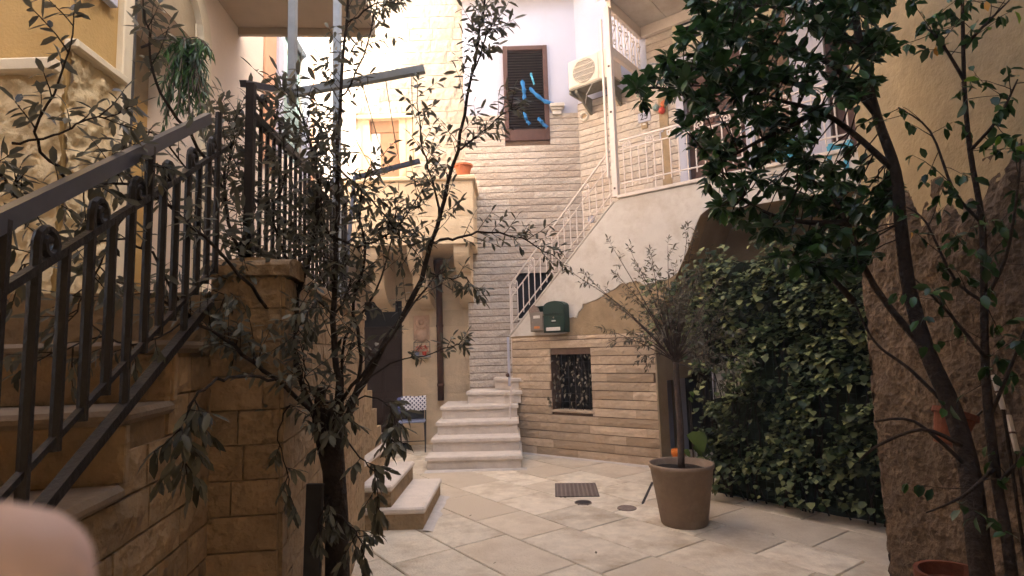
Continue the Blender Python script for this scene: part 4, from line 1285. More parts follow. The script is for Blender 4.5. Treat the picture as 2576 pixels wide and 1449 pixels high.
def build_ribbons():
    y = YB - .09
    P = lambda u, v, d=0: at(u, v, y - d)
    ribbon([P(1336, 186), P(1339, 198, .03), P(1344, 212, .02)], .04, 'short pale blue cloth scrap near the top of the brown shutter', M['cyan'])
    ribbon([P(1314, 204), P(1318, 225, .05), P(1319, 243, .03), P(1320, 260, .02)], .075, 'bright blue ribbon hanging straight at the middle of the brown shutter', M['blue'], w1=.07)
    ribbon([P(1334, 222), P(1350, 240, .05), P(1372, 255, .03), P(1394, 263, .01)], .07, 'long blue ribbon trailing sideways to the stone ledge by the shutter', M['blue'], w1=.08)
    ribbon([P(1319, 281), P(1322, 295, .05), P(1327, 306, .02), P(1333, 313, .02)], .06, 'blue ribbon twisted low on the left of the brown shutter', M['blue'])
    ribbon([P(1355, 298), P(1361, 305, .06), P(1369, 314, .03), P(1377, 321, .02)], .065, 'blue ribbon knotted at the lower right of the brown shutter', M['blue'], w1=.07)
build_ribbons()

def text_part(s, parent, loc, size, m, name='digits'):
    cu = bpy.data.curves.new(name, 'FONT'); cu.body = s; cu.size = size; cu.align_x = 'CENTER'; cu.align_y = 'CENTER'; cu.extrude = .002
    tmp = bpy.data.objects.new(name, cu); COL.objects.link(tmp)
    me = bpy.data.meshes.new_from_object(tmp.evaluated_get(bpy.context.evaluated_depsgraph_get()))
    bpy.data.objects.remove(tmp)
    me.materials.clear(); me.materials.append(m)
    o = bpy.data.objects.new(name, me); COL.objects.link(o); o.parent = parent
    o.matrix_local = Matrix.Translation(loc) @ Matrix.Rotation(math.pi / 2, 4, 'X')
    return o
def build_house_number():
    s, z = WING.px(1621, 295, .03)
    p = thing('number_plaque', 'white house number plaque reading 25 on the landing wall', 'house number', WING.m @ Matrix.Translation((s, -.045, z)))
    MB().bev(-.10, .10, 0, .02, -.075, .075, .006).build('plate', M['white_plaster'], p)
    text_part('25', p, (0, -.004, 0), .13, M['black'])
    s, z = WING.px(1622, 313, .03)
    q = thing('door_bell', 'small grey doorbell panel under the house number', 'doorbell', WING.m @ Matrix.Translation((s, -.05, z - .02)))
    MB().bev(-.05, .05, 0, .025, -.05, .05, .006).build('box', M['render_coat'], q)
    MB().bev(-.025, .025, -.006, .0, .005, .03, .002).build('button', M['paper'], q)
    # letter-shaped metal sign
    s, z = WING.px(1685, 336, .03)
    r = thing('metal_letters', 'small shiny letter-shaped fitting on the landing wall', 'sign', WING.m @ Matrix.Translation((s, -.045, z)))
    MB().tube([(-.14, 0, -.08), (-.14, 0, .05), (-.09, 0, .06)], .012, 6).build('hook', M['white_plaster'], r)
    MB().bev(-.04, .11, -.01, .01, -.02, .055, .004).build('plate', M['pane'], r)
    MB().box(-.02, .09, -.012, -.0102, .0, .035).build('inset', M['render_coat'], r)
    # glazed fruit ornaments
    for (u, v, rad, m, lab, nm) in ((1666, 279, .050, M['red'], 'round red glazed ball hung on the landing wall', 'hanging_ball'),
                                    (1651, 272, .050, M['shutter'], 'round pale green glazed ball beside the red one', 'hanging_ball'),
                                    (1671, 262, .050, M['terracotta'], 'orange glazed ball above the red one', 'hanging_ball')):
        s, z = WING.px(u, v, .06)
        b = thing(nm, lab, 'ornament', WING.m @ Matrix.Translation((s, -.075, z)), 'glazed balls on the landing wall')
        MB().lathe([(.001, -rad)] + [(rad * math.cos(t), rad * math.sin(t)) for t in np.linspace(-1.3, 1.2, 9)] + [(.012, rad), (.008, rad * 1.3)], (0, 0, 0), 16).build('ball', m, b, smooth=True)
        MB().tube([(0, 0, rad * 1.2), (0, .02, rad * 1.9)], .004, 5).build('cord', M['wire'], b)
build_house_number()

def build_laundry():
    for (u, v, lab, w, h) in ((1976, 380, 'blue and white cloth hung over the landing railing behind the tree', .20, .24), (2112, 392, 'bright cyan cloth hanging at the far end of the landing', .24, .30)):
        s, z = FLANK.px(u, v, .02)
        c = thing('hung_cloth', lab, 'cloth', FLANK.m @ Matrix.Translation((s, .02, z)), 'cloths on the landing railing')
        vs = []; fs = []
        for k in range(7):
            for i in range(7):
                x = -w / 2 + w * i / 6
                vs.append((x + .01 * math.sin(k), -.03 * math.sin(i * 1.4 + k * .3) - .02, h / 2 - h * k / 6))
        for k in range(6):
            for i in range(6):
                a = k * 7 + i; fs.append((a, a + 7, a + 8, a + 1))
        n = len(vs)
        vs += [(x, y + .004, z2) for x, y, z2 in vs]
        fs += [tuple(q + n for q in reversed(f)) for f in fs]
        MB().add(vs, fs).build('sheet', M['cyan'], c, smooth=True)
        MB().bev(-w / 2, w / 2, -.035, .0, h / 2 - .02, h / 2 + .01, .004).build('hem', M['paper'], c)
build_laundry()

def build_door_wall_things():
    # brown drainpipe
    s, _ = DOOR.px(1106, 800, .07)
    p = thing('drain_pipe', 'brown metal drainpipe running down beside the dark doorway', 'pipe', DOOR.m @ Matrix.Translation((s, -.075, 0)))
    MB().tube([(0, 0, .70), (0, 0, 2.95)], .052, 14).build('pipe', M['rust'], p, smooth=True)
    for z in (.95, 1.9, 2.6):
        MB().lathe([(.056, -.02), (.06, -.02), (.06, .02), (.056, .02)], (0, 0, z), 14).build('collar', M['rust'], p)
    MB().lathe([(.05, 2.7), (.085, 2.85), (.09, 2.98), (.05, 2.99)], (0, 0, 0), 14).build('hopper', M['rust'], p)
    # carved relief
    s, z = DOOR.px(1060, 824, .03)
    r = thing('relief_plaque', 'small carved stone relief of a haloed head on the door wall', 'relief', DOOR.m @ Matrix.Translation((s, -.014, z)))
    MB().bev(-.13, .13, -.02, .002, -.20, .20, .008).build('slab', M['relief'], r)
    MB().lathe([(.0, -.012), (.075, -.014), (.092, -.02), (.10, -.012), (.10, .0)], (0, -.02, .085), 20, 'Y').build('halo', M['relief'], r)
    MB().lathe([(.0, -.055), (.026, -.05), (.042, -.032), (.048, .0)], (0, -.02, .085), 16, 'Y').build('head', M['relief'], r, smooth=True)
    MB().lathe([(.0, -.05), (.06, -.045), (.105, -.02), (.115, .0)], (0, -.02, -.12), 16, 'Y').build('shoulders', M['relief'], r, smooth=True)
    MB().bev(-.03, .03, -.045, -.02, -.02, .05, .008).build('neck', M['relief'], r)
    MB().bev(-.13, .13, -.045, -.02, -.20, -.17, .006).build('lower_ledge', M['relief'], r)
    # wire shelf with flowers
    s, z = DOOR.px(1060, 895, .08)
    b = thing('wire_shelf', 'small wire hanging shelf with red flowers under the carved relief', 'shelf', DOOR.m @ Matrix.Translation((s, -.014, z)))
    mb = MB().tube([(-.13, 0, 0), (-.13, 0, .22), (0, 0, .32), (.13, 0, .22), (.13, 0, 0)], .006, 5)
    mb.tube([(-.13, 0, .22), (.13, 0, .22)], .005, 5).tube([(-.13, 0, .15), (.13, 0, .15)], .004, 5)
    for x in (-.07, 0, .07): mb.tube([(x, 0, .22), (x, -.02, .16), (x, -.03, .18)], .003, 4)
    mb.build('frame', M['wire'], b)
    MB().bev(-.16, .14, -.13, 0, -.02, .005, .004).build('tray', M['lantern'], b)
    rng = random.Random(2)
    for x in (-.07, .05):
        MB().lathe([(.03, .006), (.042, .07), (.045, .07), (.04, .06), (.0, .06)], (x, -.07, 0), 12).build('cup', M['seat_blue'] if x < 0 else M['red'], b)
    mb = MB()
    for k in range(26):
        c = Vector((rng.uniform(-.11, .11), -.07 + rng.uniform(-.05, .05), rng.uniform(.06, .15)))
        q = Matrix.Rotation(rng.uniform(0, 6.28), 3, Vector((rng.uniform(-1, 1), rng.uniform(-1, 1), rng.uniform(-1, 1))).normalized())
        for f in range(3):
            q2 = q @ Matrix.Rotation(f * 2.09, 3, 'Z')
            mb.add([c, c + q2 @ Vector((.022, .012, .006)), c + q2 @ Vector((.03, 0, .01)), c + q2 @ Vector((.022, -.012, .006))], [(0, 1, 2, 3)])
    mb.build('flowers', M['red'], b)['kind'] = 'stuff'
    # lantern
    s, z = DOOR.px(945, 250, .12)
    l = thing('wall_lantern', 'pale grey wall lantern on the sunlit stone wall above the balcony', 'lantern', DOOR.m @ Matrix.Translation((s, -.035, z)))
    MB().tube([(0, 0, .12), (0, -.05, .2), (0, -.12, .2), (0, -.13, .13)], .010, 6).build('arm', M['lantern'], l)
    MB().bev(-.03, .03, -.01, .02, .04, .18, .005).build('back_plate', M['lantern'], l)
    MB().lathe([(.012, .14), (.05, .115), (.085, .075), (.07, .07)], (0, -.13, 0), 6).build('cap', M['lantern'], l)
    MB().lathe([(.068, .07), (.05, -.10)], (0, -.13, 0), 6).build('pane', M['pane'], l)
    for k in range(6):
        a = k * math.pi / 3
        MB().tube([(.069 * math.cos(a), -.13 + .069 * math.sin(a), .07), (.051 * math.cos(a), -.13 + .051 * math.sin(a), -.10)], .005, 4).build('rib', M['lantern'], l)
    MB().lathe([(.055, -.10), (.05, -.115), (.02, -.14), (.006, -.17)], (0, -.13, 0), 6).build('base', M['lantern'], l)
    # planter on the balcony
    s, z = DOOR.px(1165, 424, YD - BAL_Y - .1)
    t = thing('flower_box', 'orange terracotta flower pot on the corner of the balcony parapet', 'flower pot', Matrix.Translation((s, BAL_Y + .12, 4.02)))
    MB().lathe([(.0, .0), (.085, .0), (.125, .16), (.14, .16), (.14, .19), (.122, .19), (.115, .15), (.0, .14)], (0, 0, 0), 20).build('pot', M['terracotta'], t)
    MB().lathe([(.0, .155), (.116, .155)], (0, 0, 0), 16).build('soil', M['soil'], t)
build_door_wall_things()

def build_chair():
    c0 = ground(1050, 1118)
    rot = math.radians(6)
    c = thing('folding_chair', 'folding chair with patterned cloth on its back beside the stone steps', 'chair', Matrix.Translation((c0.x + .03, 8.93, 0)) @ Matrix.Rotation(rot, 4, 'Z'))
    w = .40
    for x in (-w / 2, w / 2):
        MB().tube([(x, -.18, 0), (x, .02, .45), (x, .10, .80)], .011, 6).build('leg', M['dark_iron'], c)
        MB().tube([(x * .92, .22, 0), (x * .92, -.02, .42), (x * .92, -.14, .455)], .011, 6).build('leg', M['dark_iron'], c)
    MB().tube([(-w / 2, -.12, .16), (w / 2, -.12, .16)], .007, 6).build('stretcher', M['dark_iron'], c)
    MB().bev(-w / 2, w / 2, -.20, .14, .435, .465, .01).build('seat', M['seat_blue'], c)
    MB().bev(-w / 2 + .02, w / 2 - .02, .045, .085, .47, .64, .012).build('back_cushion', M['dark_cloth'], c)
    MB().bev(-w / 2, w / 2, .07, .10, .62, .80, .008).build('backrest', M['dark_cloth'], c)
    t = thing('patterned_cloth', 'white and navy patterned cloth folded over the chair back', 'cloth', c.matrix_basis.copy())
    vs = []; fs = []
    prof = [(.045, .60), (.040, .70), (.050, .795), (.085, .815), (.115, .80), (.12, .66)]
    nx = 7
    for i in range(nx):
        for (y, z) in prof:
            vs.append((-w / 2 + .03 + (w - .02) * i / (nx - 1), y + .004 * math.sin(i * 2 + z * 20) - .012, z + .006 * math.sin(i * 1.3)))
    for i in range(nx - 1):
        for k in range(len(prof) - 1):
            a = i * len(prof) + k
            fs.append((a, a + len(prof), a + len(prof) + 1, a + 1))
    n = len(vs); vs += [(x, y + (.004 if z < .81 else 0), z - .004) for x, y, z in vs]
    fs += [tuple(q + n for q in reversed(f)) for f in fs]
    MB().add(vs, fs).build('sheet', M['pattern'], t, smooth=True)
    b = thing('blue_cloth', 'navy cloth hanging at the left of the chair back', 'cloth', c.matrix_basis.copy())
    MB().bev(-w / 2 - .03, -w / 2 + .035, .02, .13, .56, .80, .014).build('fold', M['blue_cloth'], b)
    # crumpled bag on the ground left of the chair
    g = ground(968, 1112, .04)
    p = thing('crumpled_bag', 'crumpled blue and white bag on the ground before the doorway', 'bag', Matrix.Translation((g.x, g.y, 0)))
    vs = []; fs = []
    rng = random.Random(4); n, mm = 12, 8
    for k in range(mm + 1):
        for i in range(n):
            a = 2 * math.pi * i / n; t = k / mm
            r = .24 * math.sin(math.pi * (.12 + .80 * t)) * (1 + rng.uniform(-.25, .25))
            vs.append((r * math.cos(a) * 1.3, r * math.sin(a), .005 + .19 * t + rng.uniform(-.02, .02) * (t > .1)))
    for k in range(mm):
        for i in range(n):
            a, b2 = k * n + i, k * n + (i + 1) % n
            fs.append((a, b2, b2 + n, a + n))
    fs.append(tuple(range(mm * n, mm * n + n)))
    MB().add(vs, fs).build('bag', M['bag'], p)
    # small planter box behind chair back (brownish) on the wall foot
    q = DOOR.px(1058, 1003, .2)
build_chair()

# ------------------------------------------------------------------ floor fittings
def build_floor_fittings():
    A, B, C, D = ground(1397, 1217), ground(1500, 1216), ground(1506, 1249), ground(1396, 1251)
    ctr = (A + B + C + D) / 4
    ex = ((B - A) + (C - D)).normalized(); w = ((B - A).length + (C - D).length) / 2; d = ((D - A).length + (C - B).length) / 2
    fm = Frame(ctr.xy, ex.xy).m
    g = thing('drain_grate', 'rectangular worn metal drain grate set in the paving', 'drain grate', fm @ Matrix.Translation((0, 0, .004)))
    MB().bev(-w / 2, w / 2, -d / 2, d / 2, -.015, .001, .003).build('plate', M['grate_dark'], g)
    nb = 12
    mb0 = None
    for k in range(nb):
        y = -d / 2 + d * (k + .5) / nb
        if mb0 is None: mb0 = MB().bev(-w / 2, w / 2, -.011, .011, .0, .006, .002).build('bar', M['grate'], g, Matrix.Translation((0, y, .001)))
        else:
            c = mb0.copy(); COL.objects.link(c); c.location = (0, y, .001)
    mb0 = None
    for k in range(10):
        x = -w / 2 + w * (k + .5) / 10
        if mb0 is None: mb0 = MB().bev(-.009, .009, -d / 2, d / 2, .0, .004, .001).build('cross_bar', M['grate'], g, Matrix.Translation((x, 0, .001)))
        else:
            c = mb0.copy(); COL.objects.link(c); c.location = (x, 0, .001)
    for (u, v, r, lab) in ((1467, 1265, .083, 'round metal drain cap nearer the grate'), (1577, 1279, .088, 'round metal drain cap nearer the big pot')):
        p = ground(u, v)
        c = thing('drain_cover', lab, 'drain cover', Matrix.Translation((p.x, p.y, 0)), 'round caps in the paving')
        MB().lathe([(r, -.01), (r, .006), (r * .93, .009), (r * .9, .005)], (0, 0, 0), 28).build('ring', M['grate'], c)
        MB().lathe([(r * .9, .0055), (r * .3, .0062), (.0, .0062)], (0, 0, 0), 28).build('lid', M['grate_dark'] if v < 1270 else M['grate'], c)
    a, b = ground(1641, 1214), ground(1617, 1266)
    fr = Frame(a.xy, (b - a).xy); L = (b - a).length
    s = thing('drain_slot', 'narrow dark drain slot in the paving left of the big pot', 'drain', fr.m)
    MB().bev(0, L, -.012, .012, -.01, .006, .002).build('channel', M['grate_dark'], s)
build_floor_fittings()

# ------------------------------------------------------------------ big pot
PC = ground(1722, 1316)
def build_pot():
    p = thing('plant_pot', 'large taupe plastic plant pot standing on the paving', 'plant pot', Matrix.Translation((PC.x, PC.y, 0)))
    MB().lathe([(.0, .0), (.182, .0), (.190, .012), (.258, .455), (.266, .458), (.270, .475), (.268, .492), (.258, .494), (.248, .485), (.240, .42), (.0, .42)], (0, 0, 0), 48).build('pot', M['pot'], p, smooth=False)
    for poly in p.children[0].data.polygons: poly.use_smooth = True
    vs = []; fs = []
    rng = random.Random(9)
    rings = 6; n = 22
    for k in range(rings + 1):
        for i in range(n):
            r = .243 * k / rings; a = 2 * math.pi * i / n
            vs.append((r * math.cos(a), r * math.sin(a), .435 + rng.uniform(-.008, .010)))
    for k in range(rings):
        for i in range(n):
            a, b = k * n + i, k * n + (i + 1) % n
            fs.append((a, b, b + n, a + n))
    MB().add(vs, fs).build('soil', M['soil'], p)
    # orange jar behind the pot, in the dark doorway
    q = ground(1702, 1150)
    j = at(1706, 1130, 6.45)
    o = thing('orange_jar', 'orange plastic jar standing in the dark doorway behind the pot', 'jar', Matrix.Translation((j.x, j.y, 0)))
    MB().lathe([(.0, .0), (.12, .0), (.135, .03), (.135, .16), (.10, .20), (.065, .22), (.065, .30), (.075, .30), (.075, .33), (.0, .335)], (0, 0, 0), 20).build('body', M['orange_jar'], o, smooth=True)
    MB().lathe([(.078, .29), (.08, .32), (.07, .345), (.0, .35)], (0, 0, .0), 20).build('lid', M['orange_jar'], o)
build_pot()

# ------------------------------------------------------------------ right foreground bits
def build_right_bits():
    for (u, v, Y, r, lab, tilt) in ((2395, 1075, 2.75, .085, 'old terracotta pot hung on the dark roughcast wall', .35), (2405, 1512, 2.35, .12, 'orange terracotta pot at the foot of the right tree', .0)):
        p = at(u, v, Y)
        t = thing('terracotta_pot', lab, 'flower pot', Matrix.Translation(p) @ Matrix.Rotation(tilt, 4, 'Y'), 'terracotta pots by the right wall')
        MB().lathe([(.0, -r), (r * .65, -r), (r * .95, r * .6), (r * 1.08, r * .6), (r * 1.08, r * .9), (r * .95, r * .9), (r * .88, r * .5), (.0, r * .4)], (0, 0, 0), 20).build('pot', M['terracotta_old'], t)
        if v < 1200:
            MB().tube([(r * 1.0, 0, r * .8), (r * 1.5, 0, r * 1.6), (2.21 - p.x, 0, r * 1.7)], .006, 5).build('hook', M['dark_iron'], t)
        else:
            MB().lathe([(r * .7, -p.z), (r * .75, -r * 1.01), (0, -r)], (0, 0, 0), 12).build('stand', M['dark_iron'], t)
    for (a, b, lab) in (((2500, 945), (2524, 1030), 'upper pale cane leaning among the right branches'), ((2536, 1045), (2558, 1135), 'lower pale cane leaning among the right branches')):
        A = at(*a, 2.25); B = at(*b, 2.2)
        d = B - A
        t = thing('cane', lab, 'cane', Matrix.Translation(A), 'pale canes by the right wall')
        MB().tube([(0, 0, 0), d * .5, d], .011, 7, r1=.009).build('shaft', M['cane'], t)
        MB().tube([d * .48, d * .53], .013, 7).build('joint', M['rust'], t)
        MB().tube([d, d + Vector((d.x * .4, d.y, -(B.z)))], .006, 6).build('foot', M['bark'], t)
build_right_bits()

def build_left_bits():
    p = at(786, 1250, 2.12)
    b = thing('leaning_board', 'dark grey board leaning against the stair block behind the trunk', 'board', Matrix.Translation((p.x, p.y, 0)) @ Matrix.Rotation(math.radians(-8), 4, 'Z'))
    MB().add([(-.03, -.05, 0), (.03, -.05, 0), (.03, .012, 1.02), (-.03, .012, 1.02), (-.03, -.03, 0), (.03, -.03, 0), (.03, .03, 1.02), (-.03, .03, 1.02)],
             [(0, 1, 2, 3), (7, 6, 5, 4), (0, 4, 5, 1), (2, 6, 7, 3), (1, 5, 6, 2), (0, 3, 7, 4)]).build('plank', M['board'], b)
    # fingertip at the edge of the lens
    c = at(-110, 1570, .055)
    f = thing('finger', 'blurred pale fingertip close to the lens at the lower left corner', 'finger', Matrix.Translation(c))
    d = Vector((-.75, -.12, -.62)).normalized()
    prof = [(0.0005, .0098), (.0035, .0090), (.0062, .0068), (.0080, .0038), (.0090, .0), (.0094, -.006), (.0095, -.014), (.0089, -.020), (.0096, -.028), (.0105, -.036), (.0108, -.044)]
    rot = d.to_track_quat('-Z', 'Y').to_matrix()
    vs = []; fs = []; n = 28
    for r, h in prof:
        for k in range(n):
            a = 2 * math.pi * k / n
            vs.append(rot @ Vector((r * math.cos(a) * 1.12, r * math.sin(a) * 1.12, h * 1.15)))
    for i in range(len(prof) - 1):
        for k in range(n):
            a, b2 = i * n + k, i * n + (k + 1) % n
            fs.append((a, b2, b2 + n, a + n))
    fs += [tuple(range(n - 1, -1, -1)), tuple(range((len(prof) - 1) * n, len(prof) * n))]
    flip_fix(MB().add(vs, fs).build('fingertip', M['skin'], f, smooth=True))
build_left_bits()

def build_fallen():
    rng = random.Random(77)
    me = bpy.data.meshes.new('blade')
    me.from_pydata([(0, 0, .002), (.016, -.008, .006), (.032, 0, .009), (.016, .008, .004), (.016, 0, .002)], [], [(0, 1, 4), (1, 2, 4), (2, 3, 4), (3, 0, 4)])
    me.materials.append(M['dry_leaf'])
    for (u, v, lab) in ((1600, 1248, 'small dry leaf on the paving between the drain grate and big pot'), (1500, 1395, 'small dry leaf on the paving in the lower middle'), (1240, 1420, 'small dry leaf on the paving right of the tree trunk'),
                        (1950, 1345, 'small dry leaf on the paving right of the big pot'), (1180, 1300, 'small dry leaf on the paving beside the three pale steps')):
        p = ground(u, v)
        t = thing('fallen_leaf', lab, 'leaf', Matrix.Translation((p.x, p.y, .002)) @ Matrix.Rotation(rng.uniform(0, 6.28), 4, 'Z') @ Matrix.Scale(rng.uniform(.7, 1.3), 4), 'fallen leaves on the paving')
        o = bpy.data.objects.new('blade', me); COL.objects.link(o); o.parent = t
build_fallen()
# ------------------------------------------------------------------ plants
def leaf_mesh(name, L, W, m, fold=.25, droop=.12, shape='lance'):
    if shape == 'lance': xs = (.0, .28, .70, 1.0); ws = (.06, .88, .92, .0)
    elif shape == 'oval': xs = (.0, .30, .68, 1.0); ws = (.05, .95, 1.0, .0)
    else: xs = (.0, .22, .60, 1.0); ws = (.2, 1.0, .85, .0)
    z = lambda x: -droop * x * x * L
    vs = [(xs[0] * L, 0, 0), (xs[1] * L, 0, z(xs[1])), (xs[2] * L, 0, z(xs[2])), (L, 0, z(1))]
    for sg in (1, -1):
        for k in (1, 2):
            vs.append((xs[k] * L, sg * ws[k] * W / 2, z(xs[k]) + fold * ws[k] * W / 2))
    fs = [(0, 6, 1), (0, 1, 4), (1, 6, 7, 2), (1, 2, 5, 4), (2, 7, 3), (2, 3, 5)]
    me = bpy.data.meshes.new(name)
    me.from_pydata(vs, [], fs); me.update()
    me.polygons.foreach_set('use_smooth', [True] * len(me.polygons))
    me.materials.append(m)
    return me

def orient(p, d, up, roll, scale):
    """leaf pointing along d, its face near 'up'"""
    d = d.normalized()
    s = up.cross(d)
    if s.length < 1e-3: s = d.orthogonal()
    s.normalize(); u = d.cross(s)
    mm = Matrix((d, s, u)).transposed()
    mm = mm @ Matrix.Rotation(roll, 3, 'X')
    return Matrix.Translation(p) @ (mm * scale).to_4x4()

class Plant:
    def __init__(self, name, label, cat, base, leaf_shapes, seed, group=None):
        self.root = thing(name, label, cat, Matrix.Translation(base), group)
        self.base = Vector(base); self.meshes = leaf_shapes; self.rng = random.Random(seed)
        self.leaves = []; self.wood = MB(); self.twigs = MB()
    def rv(self, s=1.0):
        r = self.rng
        return Vector((r.uniform(-1, 1), r.uniform(-1, 1), r.uniform(-1, 1))) * s
    def leaf(self, p, d, up=None, scale=1.0, kind=None, roll=None):
        up = up or (Vector((0, 0, 1)) + self.rv(.6))
        m = orient(p - self.base, d, up, self.rng.uniform(-.5, .5) if roll is None else roll, scale)
        self.leaves.append((m, self.rng.randrange(len(self.meshes)) if kind is None else kind))
    def twig(self, p, d, L, n, scale=1.0, droop=.3, spread=.7, r=.0022, from_t=.2, tip=True, bend=.35, sag=0.0):
        d = d.normalized(); pts = [Vector(p)]; cur = Vector(p); k = 5
        for i in range(k):
            d = (d + self.rv(bend * .35) + Vector((0, 0, -sag))).normalized()
            cur = cur + d * L / k
            pts.append(cur.copy())
        self.twigs.tube([q - self.base for q in pts], r, 4, r1=r * .5, cap=False)
        side = d.orthogonal().normalized()
        for i in range(n):
            t = from_t + (1 - from_t) * (i + .5) / n
            a = t * k; j = min(k - 1, int(a)); q = pts[j].lerp(pts[j + 1], a - j)
            dd = (pts[j + 1] - pts[j]).normalized()
            s2 = Matrix.Rotation(i * 2.4 + self.rng.uniform(-.4, .4), 3, dd) @ side
            ld = (dd * (1 - spread) + s2 * spread + Vector((0, 0, -droop)) + self.rv(.15))
            self.leaf(q, ld, scale=scale * self.rng.uniform(.75, 1.15))
        if tip: self.leaf(pts[-1], d + self.rv(.2), scale=scale)
        return pts
    def branch(self, pts, r0, r1, thick=True):
        self.wood.tube([Vector(q) - self.base for q in pts], r0, 7 if r0 > .01 else 5, r1=r1)
    def finish(self, bark, leaf_mat, wood_name='trunk', keep=300, big_name='leaf', mass='foliage'):
        if self.wood.v: self.wood.build(wood_name, bark, self.root, smooth=True)
        if self.twigs.v: self.twigs.build('twigs', bark, self.root, smooth=True)['kind'] = 'stuff'
        # the largest-looking leaves become single parts, the rest one mass
        cm = CAM_M.transposed()
        def size(it):
            p = self.base + it[0].translation - EYE
            q = cm @ p
            depth = -q.z
            if depth < .15: return 0
            u, v = q.x / depth * FOC, q.y / depth * FOC
            if abs(u) > 1288 or abs(v) > 724: return .0
            return it[0].col[0].xyz.length / depth
        order = sorted(range(len(self.leaves)), key=lambda i: -size(self.leaves[i]))
        one = order[:keep]; rest = order[keep:]
        for i in one:
            m, k = self.leaves[i]
            o = bpy.data.objects.new(big_name, self.meshes[k]); COL.objects.link(o)
            o.parent = self.root; o.matrix_local = m
        if rest:
            V = []; Fc = []; off = 0
            for k, me in enumerate(self.meshes):
                ms = [self.leaves[i][0] for i in rest if self.leaves[i][1] == k]
                if not ms: continue
                bv = np.array([v.co[:] for v in me.vertices]); bv = np.c_[bv, np.ones(len(bv))]
                A = np.array([[list(r) for r in m] for m in ms])
                pv = np.einsum('nij,vj->nvi', A, bv)[:, :, :3].reshape(-1, 3)
                fl = [tuple(p.vertices) for p in me.polygons]
                V.append(pv)
                for j in range(len(ms)):
                    b = off + j * len(bv)
                    Fc += [tuple(x + b for x in f) for f in fl]
                off += len(ms) * len(bv)
            V = np.concatenate(V)
            me = bpy.data.meshes.new(mass)
            me.from_pydata(V.tolist(), [], Fc); me.update()
            me.polygons.foreach_set('use_smooth', [True] * len(me.polygons))
            o = link(mass, me, leaf_mat, self.root)
            o['kind'] = 'stuff'
        return self.root

def catmull(pts, n=5):
    out = []
    P = [pts[0]] + list(pts) + [pts[-1]]
    for i in range(1, len(P) - 2):
        for k in range(n):
            t = k / n
            a, b, c, d = P[i - 1], P[i], P[i + 1], P[i + 2]
            out.append(.5 * ((2 * b) + (c - a) * t + (2 * a - 5 * b + 4 * c - d) * t * t + (3 * b - a - 3 * c + d) * t ** 3))
    out.append(pts[-1])
    return out

